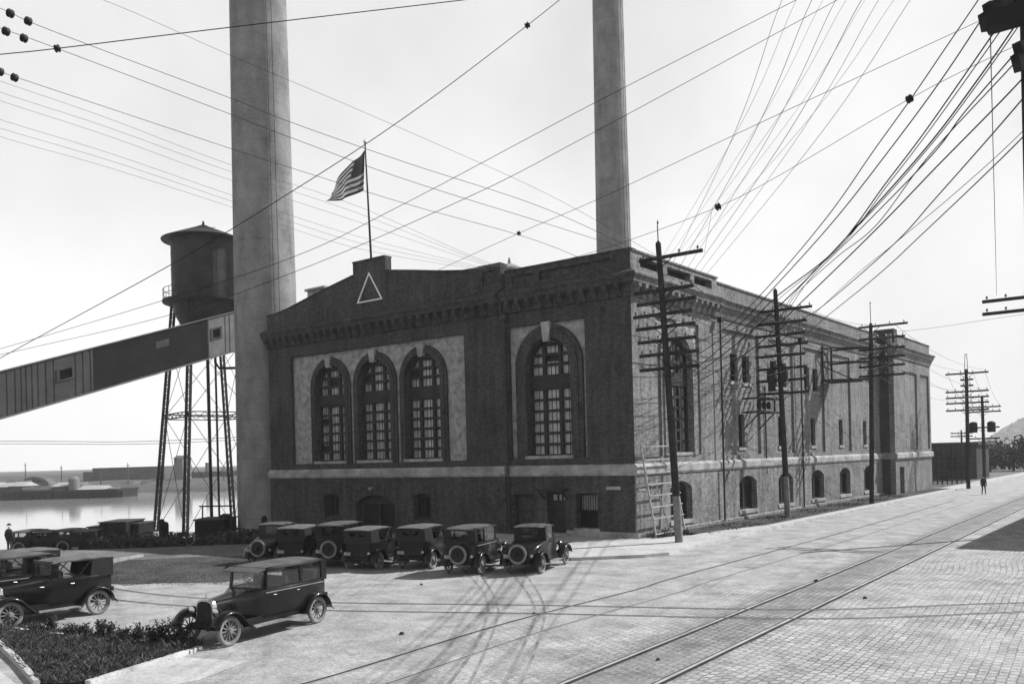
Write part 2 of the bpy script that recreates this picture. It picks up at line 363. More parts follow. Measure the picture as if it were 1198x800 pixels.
vs = sc.view_settings; vs.view_transform = 'Standard'; vs.look = 'None'; vs.exposure = 0.76; vs.gamma = 1.0; vs.use_curve_mapping = False
sc.cycles.max_bounces = 6; sc.cycles.transparent_max_bounces = 12; sc.cycles.use_denoising = True

# ------------------------------------------------------------------ ground, river, roads
def sm(a, b, x):
    t = min(1, max(0, (x-a)/(b-a))); return t*t*(3-2*t)
BANK = 98.0
def gz(x, y):
    d = (Vector((x, y, 0)) - Vector((CX, CY, 0)))
    dep = d.dot(FWD)
    z = -2.6*sm(49, 64, dep)*sm(-14, -29, x)
    bk = BANK - 18*(1 - sm(-46, -38, d.dot(RIGHT)))
    if x < -33: z -= 4.0*sm(bk, bk+3, dep)*sm(-33, -36, x)
    return z - 0.006
g = MB(); 
xs = [-420,-300,-220] + list(range(-170, -60, 6)) + list(range(-60, 32, 2)) + [40,60,100,200,500,1200,3000]
ys = [-300,-120,-80] + list(range(-60, 120, 2)) + [130,150,200,300,500,900,3000]
grid = [[g.bm.verts.new((x, y, gz(x, y))) for y in ys] for x in xs]
for i in range(len(xs)-1):
    for j in range(len(ys)-1): g.bm.faces.new((grid[i][j], grid[i+1][j], grid[i+1][j+1], grid[i][j+1]))
tag(g.build('ground', M_ground, smooth=True), kind='structure')
wb = MB()
wv = [cc(-2500, 80, -4), cc(400, 80, -4), cc(400, 1500, -4), cc(-2500, 1500, -4)]
wb.face(wv); tag(wb.build('river', M_water), kind='structure')

def sheet(name, pts, m, z, kind='structure', div=None):
    b = MB(); tris = tessellate_polygon([[Vector((p[0], p[1], 0)) for p in pts]])
    vv = [b.bm.verts.new((p[0], p[1], z)) for p in pts]
    for t in tris:
        try: b.bm.faces.new([vv[i] for i in t])
        except ValueError: pass
    o = b.build(name, m); 
    for p in o.data.polygons:
        if p.normal.z < 0: p.flip()
    return tag(o, kind=kind)
KC = [(4.15, 160), (4.1, 52), (3.95, 12), (4.45, -2), (4.75, -5.4), (4.2, -6.6), (1.9, -9.0), (-6, -9.6), (-12.5, -9.8)]
lawn_px = [(150, 655), (235, 651), (318, 650), (322, 668), (262, 681), (130, 683), (96, 668)]
lawn_pts = [gr(*p) for p in lawn_px]
sheet('road', [(-26, -60), (34, -60), (34, 160)] + KC + [(-13.5, -14), (-8.2, -20.5), (-9.2, -23.3), (-13.5, -22.3), (-26, -30)], M_cobble, 0.004)
sheet('lawn', [(p.x, p.y) for p in lawn_pts], M_lawn, 0.008)
# sidewalk slab with a real kerb
sw = MB(); tow = [(p[0]-0.28, p[1]+(0.0 if i < 4 else 0.25)) for i, p in enumerate(KC)]
inner = [(-12.5, -0.6), (-0.3, -0.6), (-0.05, -0.05), (1.9, 2.5), (2.0, 8), (1.9, 66), (2.0, 160)]
sw.prism([(p[0], p[1]) for p in tow] + inner, [], lambda u, v, h: (u, v, h), -0.05, 0.135, back=False)
tag(sw.build('sidewalk', M_walk), kind='structure')
kb = MB()
for i in range(len(KC)-1):
    a, b_, a2, b2 = KC[i], KC[i+1], tow[i], tow[i+1]
    kb.hull([(a[0],a[1],-0.05),(b_[0],b_[1],-0.05),(b2[0],b2[1],-0.05),(a2[0],a2[1],-0.05)], [(a[0],a[1],0.14),(b_[0],b_[1],0.14),(b2[0],b2[1],0.14),(a2[0],a2[1],0.14)])
tag(kb.build('kerb', M_kerb), kind='structure')
sheet('verge', [(0.0, 3.6), (1.9, 3.6), (2.3, 6.5), (3.1, 10), (3.1, 60), (0.0, 60)], M_lawn, 0.142)
sheet('forecourt_path', [(4.95, -31.6), (4.2, -29.1), (6.0, -28.6), (6.6, -30.2), (5.9, -33.5), (4.9, -34.5)], M_walk, 0.009)
sheet('garden_path', [(-1.6, -31.5), (4.1, -32.7), (4.3, -36.5), (-4, -36.5), (-8, -31)], M_walk, 0.009)

def rail_strip(name, pts, w, z, m, off=0):
    b = MB(); L_, R_ = [], []
    for i, p in enumerate(pts):
        p = Vector((p[0], p[1])); q = Vector(pts[min(i+1, len(pts)-1)][:2]) - Vector(pts[max(i-1, 0)][:2]); q.normalize()
        n = Vector((-q.y, q.x)); L_.append(p + n*(off + w/2)); R_.append(p + n*(off - w/2))
    for i in range(len(pts)-1):
        b.face([(L_[i].x, L_[i].y, z), (R_[i].x, R_[i].y, z), (R_[i+1].x, R_[i+1].y, z), (L_[i+1].x, L_[i+1].y, z)])
    o = b.build(name, m)
    for p in o.data.polygons:
        if p.normal.z < 0: p.flip()
    return tag(o, kind='structure')
def curve_pts(ps, n=8):
    out = []
    for i in range(len(ps)-1):
        p0 = Vector(ps[max(i-1, 0)]); p1 = Vector(ps[i]); p2 = Vector(ps[i+1]); p3 = Vector(ps[min(i+2, len(ps)-1)])
        for k in range(n):
            t = k/n
            out.append(0.5*((2*p1)+(p2-p0)*t+(2*p0-5*p1+4*p2-p3)*t*t+(3*p1-p0-3*p2+p3)*t**3))
    out.append(Vector(ps[-1])); return out
main = [(13.24+0.0251*17, -40), (13.24, -22.95), (12.42, 9.7), (11.61, 42.4), (9.0, 150)]
for off in (0.0, -1.62):
    rail_strip('rail', main, 0.085, 0.0125, M_rail, off); rail_strip('rail_groove', main, 0.10, 0.0085, M_railgap, off - 0.095)
    rail_strip('rail_groove', main, 0.05, 0.0085, M_railgap, off + 0.066)
second = curve_pts([gr(330, 806)[:2], gr(400, 787)[:2], gr(560, 738)[:2], gr(640, 716)[:2], gr(750, 688)[:2], gr(806, 671)[:2], (8.1, 10), (7.4, 40)])
second = [p for p in second]
for off, gw in ((0.0, 0.10), (-1.5, 0.035)):
    rail_strip('rail', second, 0.03, 0.0105, M_rail, off - 0.07); rail_strip('rail_groove', second, gw, 0.0085, M_railgap, off)
spur = curve_pts([(-17, -22.6), gr(132, 688)[:2], gr(240, 700)[:2], gr(400, 705)[:2], gr(640, 708)[:2], gr(950, 713)[:2], gr(1198, 705)[:2], (26, -8)])
for off in (0.0, -1.4):
    rail_strip('rail', spur, 0.04, 0.0155, M_rail, off - 0.07); rail_strip('rail_groove', spur, 0.10, 0.0145, M_railgap, off)

# darker streaks curving out of the car row
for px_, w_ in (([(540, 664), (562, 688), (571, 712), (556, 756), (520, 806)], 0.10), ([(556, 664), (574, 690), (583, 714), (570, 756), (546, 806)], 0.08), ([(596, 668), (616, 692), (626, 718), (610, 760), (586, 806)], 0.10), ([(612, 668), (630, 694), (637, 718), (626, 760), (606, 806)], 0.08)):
    rail_strip('curved_streaks', curve_pts([gr(*p)[:2] for p in px_]), w_, 0.0065, M_streak)
rst = random.Random(13)
for px_ in ((493, 684), (470, 742), (625, 718), (770, 772), (955, 680), (1012, 700)):
    p_ = gr(*px_); b = MB(); s_ = rst.uniform(0.05, 0.10)
    b.hull([(math.cos(a)*s_*1.3, math.sin(a)*s_, -0.01) for a in (0.2, 1.4, 2.5, 3.6, 5.1)], [(math.cos(a)*s_*0.7, math.sin(a)*s_*0.6, s_*0.8) for a in (0.2, 1.4, 2.5, 3.6, 5.1)])
    o = b.build('loose_stone', M_soil, bevel=0.012); o.location = (p_.x, p_.y, 0.008); o.rotation_euler.z = rst.uniform(0, 6); tag(o, 'small dark stone or clod lying loose on the street setts', 'stone', 'loose stones on the street')

# ------------------------------------------------------------------ the power house
PH = thing('power_house', 'dark brick power house with round arched windows, pale belt course and bracketed cornice', 'power station')
PV = 0.18                                                   # the left pavilion stands forward
fR = lambda u, v, w: (u, -w, v)                              # right part of the front
fL = lambda u, v, w: (u, -PV-w, v)                           # pavilion
fS = lambda u, v, w: (w, u, v)                               # street side
BX = 1.3
fB = lambda u, v, w: (BX+w, u, v)                            # projecting block on the street side
fP = lambda u, v, w: (u, 46.0-w, v)                          # its end wall facing the camera
def arc_top(cx, hw, zb, zs, n=20):                           # opening with round head, going round from bottom left
    return [(cx-hw, zb)] + [(cx-hw*math.cos(math.pi*k/n), zs+hw*math.sin(math.pi*k/n)) for k in range(n+1)] + [(cx+hw, zb)]
def seg_top(cx, hw, zb, zs, rise, n=8):
    rad = (hw*hw+rise*rise)/(2*rise); a = math.asin(hw/rad)
    return [(cx-hw, zb)] + [(cx+rad*math.sin(-a+2*a*k/n), zs-(rad-rise)+rad*math.cos(-a+2*a*k/n)) for k in range(n+1)] + [(cx+hw, zb)]
def rect(u0, u1, v0, v1): return [(u0, v0), (u0, v1), (u1, v1), (u1, v0)]
ZB, ZP0, ZP1 = 4.0, 4.45, 12.15
arches = [(-24.05, fL), (-19.62, fL), (-15.2, fL)]
def front_panel(u0, u1): return rect(u0, u1, ZP0, ZP1)
# upper walls
m_ = MB()
m_.prism(rect(-30.65, -8.5, ZB, 13.0), [front_panel(-28.1, -11.55)], fL, -0.5, 0.0)
m_.prism(rect(-8.5, 0, ZB, 13.0), [front_panel(-8.3, -2.95)], fR, -0.55, 0.0)
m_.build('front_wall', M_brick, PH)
bays = [(10.9, 17.2), (18.4, 23.6), (25.1, 30.4), (31.9, 37.2), (38.7, 43.9)]
m_ = MB()
hol = [rect(2.72, 8.0, ZP0, 12.2)] + [rect(a+0.5, b, 4.35, 12.35) for a, b in bays]
m_.prism(rect(0.55, 46.0, ZB, 13.0), hol, fS, -0.35, 0.0)
m_.build('side_wall', M_sidebrick, PH)
m_ = MB(); m_.prism(rect(0.004, 0.55, ZB, 13.0), [], fS, -0.3, 0.004); m_.build('corner_pier', M_sidebrick, PH)
# base storey
base_front = dict(window=[(-23.9, 0.72, 0.95, 2.2, 0.14), (-15.3, 0.74, 0.95, 2.25, 0.14)])
fo_L = [seg_top(-23.9, 0.75, 0.75, 2.2, 0.16), seg_top(-19.6, 1.85, -0.2, 1.75, 0.55), seg_top(-15.3, 0.75, 0.75, 2.25, 0.16)]
fo_R = [rect(-8.1, -6.65, 0.5, 2.4), rect(-5.72, -4.45, -0.1, 2.5), rect(-3.72, -2.32, 0.55, 2.47)]
m_ = MB()
m_.prism(rect(-30.65, -8.5, -3.0, 3.45), fo_L, fL, -0.5, 0.10)
m_.prism(rect(-8.5, 0, -3.0, 3.45), fo_R, fR, -0.5, 0.10)
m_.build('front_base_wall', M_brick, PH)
bws = [(5.05, 1.35), (14.6, 1.42), (21.35, 1.4), (28.15, 1.42), (34.9, 1.4), (41.6, 1.4)]
m_ = MB()
m_.prism(rect(0.1, 46.0, -1.0, 3.45), [seg_top(c, h, 0.72, 2.55, 0.42) for c, h in bws], fS, -0.5, 0.10)
m_.build('side_base_wall', M_sidebrick, PH)
m_ = MB(); m_.box((0.1-0.004, -0.1+0.004, -1), (-0.4, 0.1, 3.45)); m_.build('corner_base', M_sidebrick, PH)
# plinth
m_ = MB(); m_.sweep([(0.1, -1), (0.28, -1), (0.28, 0.36), (0.22, 0.42), (0.1, 0.42)], fR, -4.3, 0.0, 0, 1); m_.build('plinth', M_stone, PH)
m_ = MB(); m_.sweep([(0.1, -1), (0.26, -1), (0.26, 0.30), (0.2, 0.36), (0.1, 0.36)], fS, 0.0, 46.0, -1, 0); m_.build('plinth', M_sidebrick, PH)
# belt course
bp = [(0.0, 3.44), (0.16, 3.44), (0.22, 3.56), (0.22, 3.9), (0.12, 4.02), (0.0, 4.06)]
m_ = MB()
m_.sweep([(w_+PV, z) for w_, z in bp], fR, -30.75, -8.5)
m_.sweep([(w_, z) for w_, z in bp], fR, -8.5+0.004, 0.0, 0, 1)
m_.sweep(bp, fS, 0.0, 46.0-0.003, -1, 0)
m_.sweep(bp, fB, 46.0, 60.2, -1, 0)
m_.sweep(bp, fP, 0.0+0.225, BX, 0, 1)
m_.build('belt_course', M_stone, PH)

# arch panels, rings, keystones, windows
def arch_panel(fm, u0, u1, cs, hw, zs, ring, mp=M_stucco, mr_=M_brick, off=-0.26):
    p = MB(); p.prism(rect(u0+0.002, u1-0.002, ZP0, ZP1), [arc_top(c, hw, ZP0+0.02, zs) for c in cs], fm, -0.5, off)
    p.build('arch_panel', mp, PH)
    for c in cs:
        q = MB()
        for k, (rr, pr) in enumerate(((ring, off+0.16), (ring*0.62, off+0.24), (ring*0.3, off+0.17))):
            o = arc_top(c, hw+rr, ZP0+0.005*k, zs); i_ = arc_top(c, hw - 0.002*k, ZP0+0.005*k, zs)
            q.prism(o + list(reversed(i_)), [], fm, -0.9-0.01*k, pr)
        q.build('arch_ring', mr_, PH)
        ks = MB(); zt = zs + hw
        ks.hull([fm(c-0.2, zt-0.22, -0.2), fm(c+0.2, zt-0.22, -0.2), fm(c+0.2, zt-0.22, 0.06), fm(c-0.2, zt-0.22, 0.06)],
                [fm(c-0.32, zt+ring+0.12, -0.2), fm(c+0.32, zt+ring+0.12, -0.2), fm(c+0.32, zt+ring+0.12, 0.08), fm(c-0.32, zt+ring+0.12, 0.08)])
        ks.build('keystone', M_stone, PH)
def arch_window(fm, c, hw, zs, dp=-0.62, dark=()):
    zb = 4.62; zt = zs + hw
    f = MB()
    cols = [c-hw, c-hw*0.36, c+hw*0.36, c+hw]
    def bar(u0, u1, v0, v1, a=0.0, b=0.12): f.prism(rect(u0, u1, v0, v1), [], fm, dp-0.06+a, dp+b)
    for u in cols[1:3]: bar(u-0.11, u+0.11, zb, zt-0.12)
    bar(c-hw, c-hw+0.14, zb, zs); bar(c+hw-0.14, c+hw, zb, zs)
    rows = [zb+0.64*k for k in range(0, 7)]
    for k, v in enumerate(rows): bar(c-hw, c+hw, v-0.075, v+0.075, 0.01, 0.10)
    bar(c-hw, c+hw, rows[6], rows[6]+0.78, 0.012, 0.15)
    up = rows[6] + 0.78
    v = up + 0.58
    while v < zt - 0.2:
        h = hw if v < zs else math.sqrt(max(0.01, hw*hw-(v-zs)**2))
        bar(c-h, c+h, v-0.085, v+0.085, 0.011, 0.10); v += 0.58
    o = arc_top(c, hw, up, zs); i_ = arc_top(c, hw-0.13, up, zs)
    f.prism(o + list(reversed(i_)), [], fm, dp-0.05, dp+0.13)
    # glazing bars
    for a, b, n in ((cols[0]+0.14, cols[1]-0.11, 2), (cols[1]+0.11, cols[2]-0.11, 3), (cols[2]+0.11, cols[3]-0.14, 2)):
        for k in range(1, n):
            u = a + (b-a)*k/n; h = math.sqrt(max(0, hw*hw-(u-c)**2))
            f.prism(rect(u-0.014, u+0.014, zb, zs+h), [], fm, dp-0.045, dp-0.02)
    fo = f.build('window', M_frame, PH)
    p = MB(); p.prism(arc_top(c, hw-0.01, zb, zs), [], fm, dp-0.12, dp-0.05); p.build('pane', M_blind, fo)
    if dark:
        for (ci, r0) in dark:
            d = MB(); d.prism(rect(cols[ci]+0.12, cols[ci+1]-0.12, r0, r0+0.4), [], fm, dp-0.045, dp-0.032); d.build('open_sash', M_void, fo)
    s_ = MB(); s_.prism(rect(c-hw-0.12, c+hw+0.12, ZP0-0.02, ZP0+0.16), [], fm, dp+0.1, 0.05); s_.build('sill', M_stone, fo)
HW, ZS = 1.55, 9.75
arch_panel(fL, -28.1, -11.55, [a for a, _ in arches], HW, ZS, 0.5)
for k, (a, fm) in enumerate(arches): arch_window(fm, a, HW, ZS, dark=((0, 5.3), (1, 9.9), (0, 7.2)) if k == 0 else ((0, 9.9),))
arch_panel(fR, -8.3, -2.95, [-5.55], HW, ZS, 0.78)
arch_window(fR, -5.55, HW, ZS, dark=((1, 10.0),))
arch_panel(fS, 2.72, 8.0, [5.36], HW, ZS, 0.72, M_stucco, M_sidebrick, -0.14)
arch_window(fS, 5.36, HW, ZS, dp=-0.42)

# cornice and brackets
cor = [(0, 12.95), (0.10, 12.95), (0.14, 13.08), (0.16, 13.1), (0.16, 13.5), (0.50, 13.62), (0.54, 13.8), (0.68, 13.98), (0.68, 14.1), (0.25, 14.32), (0, 14.34)]
cor2 = [(0, 12.95), (0.08, 12.95), (0.16, 13.2), (0.3, 13.5), (0.42, 13.62), (0.45, 13.8), (0.6, 13.95), (0.6, 14.06), (0.15, 14.26), (0, 14.26)]
m_ = MB()
m_.sweep([(a+PV, z) for a, z in cor], fR, -30.75, -8.5, -1 if False else 0, 0)
m_.sweep(cor, fR, -8.5+0.003, 0.0, 0, 1)
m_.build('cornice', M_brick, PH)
m_ = MB()
m_.sweep(cor, fS, 0.0, 10.6, -1, 0)
m_.sweep(cor2, fS, 10.603, 46.0-0.003)
m_.sweep(cor2, fB, 46.0, 60.2, -1, 0)
m_.sweep(cor2, fP, 0.61, BX, 0, 1)
m_.build('cornice', M_sidebrick, PH)
bmesh0 = None
def bracket(fm, u, mt_):
    global bmesh0
    b = MB()
    b.prism([(0.15, 13.55), (0.54, 13.6), (0.52, 13.4), (0.32, 13.2), (0.22, 13.0), (0.15, 12.95)], [], lambda a, z, w_: fm(u+w_, z, a), -0.14, 0.14)
    b.build('cornice_bracket', mt_, PH)
u = -30.4
while u < -8.6:
    bracket(fL, u, M_brick); u += 0.74
u = -8.0
while u < 0.1:
    bracket(fR, u, M_brick); u += 0.74
u = 0.15
while u < 10.5:
    bracket(fS, u, M_sidebrick); u += 0.74
# parapets
m_ = MB()
ped = [(-30.65, 14.3), (-30.65, 15.4), (-29.6, 15.42), (-28.2, 15.62), (-26.5, 15.98), (-24.4, 16.42), (-21.2, 17.0), (-21.2, 17.85), (-18.1, 17.85), (-18.1, 16.9), (-15.5, 16.5), (-13.2, 16.12), (-11.4, 15.88), (-10.3, 15.86), (-8.5, 15.86), (-8.5, 14.3)]
m_.prism(ped, [], fL, -0.5, 0.05)
m_.prism([(-10.2, 14.34), (-10.2, 15.98), (-8.5+0.03, 15.98), (-8.5+0.03, 14.34)], [rect(-9.85, -8.85, 14.75, 15.6)], fL, -0.3, 0.16)
m_.prism(rect(-8.4, 0.0, 14.3, 15.4), [rect(-7.9, -6.4, 14.6, 15.1), rect(-5.9, -1.2, 14.6, 15.1)], fR, -0.12, 0.05)
m_.prism(rect(-8.4, -0.4, 14.3, 15.36), [], fR, -0.4, -0.12-0.003)
m_.build('front_parapet', M_brick, PH)
m_ = MB()
cop = ped[1:-1]
for a, b in zip(cop, cop[1:]):
    if abs(a[0]-b[0]) < 0.01: continue
    m_.hull([fL(a[0], a[1]+0.002, -0.56), fL(b[0], b[1]+0.002, -0.56), fL(b[0], b[1]+0.002, 0.12), fL(a[0], a[1]+0.002, 0.12)],
            [fL(a[0], a[1]+0.1, -0.56), fL(b[0], b[1]+0.1, -0.56), fL(b[0], b[1]+0.1, 0.12), fL(a[0], a[1]+0.1, 0.12)])
m_.hull([fR(-8.36, 15.403, -0.5), fR(0.1, 15.403, -0.5), fR(0.1, 15.403, 0.1), fR(-8.36, 15.403, 0.1)], [fR(-8.36, 15.5, -0.5), fR(0.1, 15.5, -0.5), fR(0.1, 15.5, 0.1), fR(-8.36, 15.5, 0.1)])
m_.build('coping', M_brick, PH)
m_ = MB()
m_.prism(rect(0.0, 10.6, 14.3, 15.36), [rect(1.0, 3.6, 14.62, 15.12), rect(4.1, 7.0, 14.62, 15.12), rect(7.5, 9.9, 14.62, 15.12)], fS, -0.4, 0.05)
m_.prism(rect(10.604, 46.0, 14.25, 15.1), [], fS, -0.4, 0.0)
m_.prism(rect(45.4, 60.2, 12.9, 15.1), [], fB, -0.4, 0.0)
m_.build('side_parapet', M_sidebrick, PH)
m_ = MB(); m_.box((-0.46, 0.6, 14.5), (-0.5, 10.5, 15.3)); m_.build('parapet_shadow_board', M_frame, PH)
m_ = MB()
m_.box((-0.5, 0.12, 15.363), (0.12, 10.7, 15.46)); m_.box((-0.45, 10.72, 15.103), (0.08, 45.3, 15.2)); m_.box((BX-0.45, 47.2, 15.103), (BX+0.08, 60.26, 15.2))
m_.build('side_coping', M_sidebrick, PH)
# white outlined triangle on the gable
tri_o = [(-19.62, 17.05), (-20.85, 15.12), (-18.4, 15.12)]; cxz = (-19.62, 15.76)
tri_i = [(cxz[0]+(a-cxz[0])*0.88, cxz[1]+(b-cxz[1])*0.88) for a, b in tri_o]
m_ = MB(); m_.prism(tri_o, [tri_i], fL, 0.05, 0.11); m_.build('triangle_emblem', M_white, PH)

# side bays: recessed panels with windows
m_ = MB(); wins = []; slits = []
for k, (a, b) in enumerate(bays):
    hs_ = []
    if k != 3 and k != 4:
        c0 = (a+b)/2 + (0.25 if k == 0 else 0.1)
        for s_ in (-0.95, 0.95): wins.append((c0+s_, 0.6)); hs_.append(rect(c0+s_-0.6, c0+s_+0.6, 9.1, 10.9))
    sc_ = (a+b)/2 + 0.3; slits.append(sc_); hs_.append(rect(sc_-0.5, sc_+0.5, 4.85, 7.0))
    m_.prism(rect(a+0.502, b-0.002, 4.35, 12.35), hs_, fS, -0.7, -0.15)
m_.build('side_panels', M_sidebrick, PH)
def plain_window(fm, u0, u1, v0, v1, dp, name='window', bars=1, pane=M_void, sill=True, proud=0.08):
    f = MB(); f.prism(rect(u0, u1, v0, v1), [rect(u0+0.09, u1-0.09, v0+0.09, v1-0.09)], fm, dp-0.05, dp+0.06)
    for k in range(1, bars+1):
        u = u0+(u1-u0)*k/(bars+1); f.prism(rect(u-0.03, u+0.03, v0, v1), [], fm, dp-0.03, dp+0.04)
    f.prism(rect(u0, u1, (v0+v1)/2-0.04, (v0+v1)/2+0.04), [], fm, dp-0.04, dp+0.05)
    fo = f.build(name, M_frame, PH)
    p = MB(); p.prism(rect(u0+0.01, u1-0.01, v0+0.01, v1-0.01), [], fm, dp-0.12, dp-0.06); p.build('pane', pane, fo)
    if sill:
        s_ = MB(); s_.prism(rect(u0-0.12, u1+0.12, v0-0.2, v0+0.01), [], fm, dp+0.08, proud); s_.build('sill', M_stone, fo)
    return fo
for c, h in wins: plain_window(fS, c-h, c+h, 9.1, 10.9, -0.42, proud=-0.07)
for c in slits: plain_window(fS, c-0.5, c+0.5, 4.85, 7.0, -0.42, bars=0, proud=-0.07)
def base_window(fm, c, h, dp=-0.32):
    f = MB(); o = seg_top(c, h, 0.72, 2.55, 0.42); f.prism(o, [rect(c-h+0.12, c-0.08, 0.84, 2.42), rect(c+0.08, c+h-0.12, 0.84, 2.42)], fm, dp-0.06, dp+0.06)
    fo = f.build('window', M_frame, PH)
    p = MB(); p.prism(o, [], fm, dp-0.14, dp-0.07); p.build('pane', M_void, fo)
    s_ = MB(); s_.prism(rect(c-h-0.12, c+h+0.12, 0.5, 0.725), [], fm, dp, 0.17); s_.build('sill', M_stone, fo)
    q = MB(); q.prism(rect(c-h+0.35, c-h+0.55, 0.85, 2.3), [], fm, dp+0.01, dp+0.08); q.build('blind_slat', M_stucco, fo)
for c, h in bws: base_window(fS, c, h)
# front ground-floor openings
for c in (-23.9, -15.3):
    f = MB(); o = seg_top(c, 0.76, 0.74, 2.2, 0.16); f.prism(o, [rect(c-0.62, c-0.05, 0.9, 2.1), rect(c+0.05, c+0.62, 0.9, 2.1)], fL, -0.36, -0.24)
    fo = f.build('window', M_frame, PH); p = MB(); p.prism(o, [], fL, -0.44, -0.37); p.build('pane', M_void, fo)
    s_ = MB(); s_.prism(rect(c-0.9, c+0.9, 0.56, 0.74), [], fL, -0.3, 0.18); s_.build('sill', M_brick, fo)
o = seg_top(-19.6, 1.85, -0.2, 1.75, 0.55)
f = MB(); f.prism(o, [rect(-21.1, -19.7, 0.2, 1.65), rect(-19.5, -18.1, 0.2, 1.65)], fL, -0.42, -0.3)
fo = f.build('entrance_door', M_frame, PH); p = MB(); p.prism(o, [], fL, -0.5, -0.43); p.build('door_leaf', M_void, fo)
p = MB(); p.tube([fL(-19.6, 2.75, 0.1), fL(-19.6, 2.85, 0.5)], 0.03); p.lathe([(0.02, 0.0), (0.13, -0.1), (0.13, -0.2), (0.02, -0.26)], fL(-19.6, 2.86, 0.5), 'z', 10); p.build('entrance_lamp', M_stone, PH)
for c in (-22.1, -17.1):
    p = MB(); p.prism(seg_top(c, 0.0001+0.45, 1.6, 2.35, 0.05), [], fL, 0.1, 0.13)
p.bm.free()
plain_window(fR, -8.1, -6.65, 0.5, 2.4, -0.2, 'window', 0, M_brick, False)
f = MB(); f.prism(rect(-5.72, -4.45, -0.1, 2.5), [rect(-5.6, -5.25, 2.06, 2.4), rect(-5.2, -4.95, 2.06, 2.4), rect(-4.9, -4.57, 2.06, 2.4)], fR, -0.4, -0.3)
fo = f.build('office_door', M_frame, PH); p = MB(); p.prism(rect(-5.7, -4.47, 2.02, 2.45), [], fR, -0.47, -0.41); p.build('transom_light', mat('transom_glass', 0.45, 0.3, 0.2, 2.0), fo)
p = MB(); p.lathe([(0.0, 0), (0.045, 0.01), (0.045, 0.05), (0, 0.06)], fR(-4.6, 1.0, -0.24), 'y', 8); p.build('handle', M_nickel, fo)
p = MB(); p.prism(rect(-5.95, -4.22, 2.62, 2.76), [], fR, 0.1, 0.75); p.beam(fR(-5.85, 2.62, 0.7), fR(-5.85, 2.15, 0.1), 0.06); p.beam(fR(-4.32, 2.62, 0.7), fR(-4.32, 2.15, 0.1), 0.06); p.build('door_hood', M_frame, PH)
fo = plain_window(fR, -3.72, -2.32, 0.55, 2.47, -0.3, 'window', 0, M_void, True, 0.2)
p = MB()
for k in range(1, 9): p.prism(rect(-3.72+0.155*k-0.015, -3.72+0.155*k+0.015, 0.6, 2.45), [], fR, -0.2, -0.17)
p.build('window_bars', M_steel, fo)
p = MB(); p.prism(rect(-3.6, -2.44, 1.5, 2.38), [], fR, -0.355, -0.34); p.build('roller_blind', M_stucco, fo)
p = MB(); p.box((-6.1, -1.25, -0.1), (-4.1, -0.3, 0.28)); p.box((-6.3, -1.6, -0.1), (-3.9, -1.252, 0.14+0.06)); p.build('door_step', M_stone, PH)
# street name plates on the corner
p = MB(); p.prism(rect(-1.75, -0.85, 2.68, 2.86), [], fR, 0.1, 0.13); p.build('street_name_plate', M_stone, PH)
p = MB(); p.prism(rect(0.12, 0.9, 2.6, 2.78), [], fS, 0.1, 0.13); p.build('street_name_plate', M_stone, PH)
# drainpipes
for X, fm, z0, z1 in ((-8.32, fR, 0.1, 12.9), (10.4, fS, 0.3, 12.9), (24.4, fS, 0.3, 12.9)):
    p = MB(); p.tube([fm(X, z0, 0.31), fm(X, z1, 0.31)], 0.06, 8); p.box(fm(X-0.16, z1-0.3, 0.18), fm(X+0.16, z1, 0.46)); p.build('drainpipe', M_steel if fm is fS else M_brick, PH)
# projecting block
p = MB(); p.prism(rect(0.0, BX, -1, 12.95), [], fP, -0.5, 0.0); p.box((-0.35, 45.85, 13.0), (BX+0.15, 47.0, 15.6)); p.build('block_pier', M_brick, PH)
p = MB(); p.prism(rect(46.5, 60.2, -1, 12.95), [rect(49.6, 54.6, 4.3, 11.9), rect(56.0, 59.6, 4.3, 11.9), rect(47.4, 49.0, -0.1, 2.7)], fB, -0.5, 0.0)
p.prism(rect(46.0-0.002, 46.5, -1, 12.95), [], fB, -0.45, 0.003); p.prism(rect(49.602, 54.598, 4.302, 11.898), [], fB, -0.7, -0.16); p.prism(rect(56.002, 59.598, 4.302, 11.898), [], fB, -0.7, -0.16); p.build('block_wall', M_sidebrick, PH)
p = MB(); p.prism(rect(47.4, 49.0, -0.1, 2.7), [], fB, -0.55, -0.4); p.build('block_door', M_void, PH)
# hidden walls and roof
p = MB(); p.box((-30.15, 59.6, -3), (BX-0.5, 60.2, 14.6)); p.box((-30.6, 0.36, -3), (-30.2, 60.15, 14.6)); p.build('rear_wall', M_brick, PH)
p = MB(); p.box((-30.5, 0.3, 14.2), (-0.42, 59.5, 14.45)); p.box((-0.42, 46.5, 14.2), (BX-0.41, 59.5, 14.45)); p.build('roof', M_roofing, PH)
p = MB(); p.box((-1.6, 0.6, -1), (-1.45, 45.6, 14.1)); p.box((-30, 1.2, -1), (-2, 1.35, 14.1)); p.build('inner_wall', M_void, PH)
# roof-top penthouse and ventilator
p = MB(); p.box((-27.1, 0.7, 14.45), (-25.25, 3.4, 16.9)); p.box((-27.25, 0.55, 16.9), (-25.1, 3.6, 17.05)); p.build('roof_penthouse', M_stone, PH)
p = MB(); vpt = at(596, 312, 56.5); p.lathe([(0.75, 14.45), (0.75, vpt.z-0.35), (1.05, vpt.z-0.35), (1.0, vpt.z-0.2), (0.4, vpt.z+0.1), (0.12, vpt.z+0.2), (0.06, vpt.z+0.55), (0, vpt.z+0.6)], (vpt.x, vpt.y, 0), 'z', 16); p.build('roof_ventilator', M_conc, PH, smooth='auto')

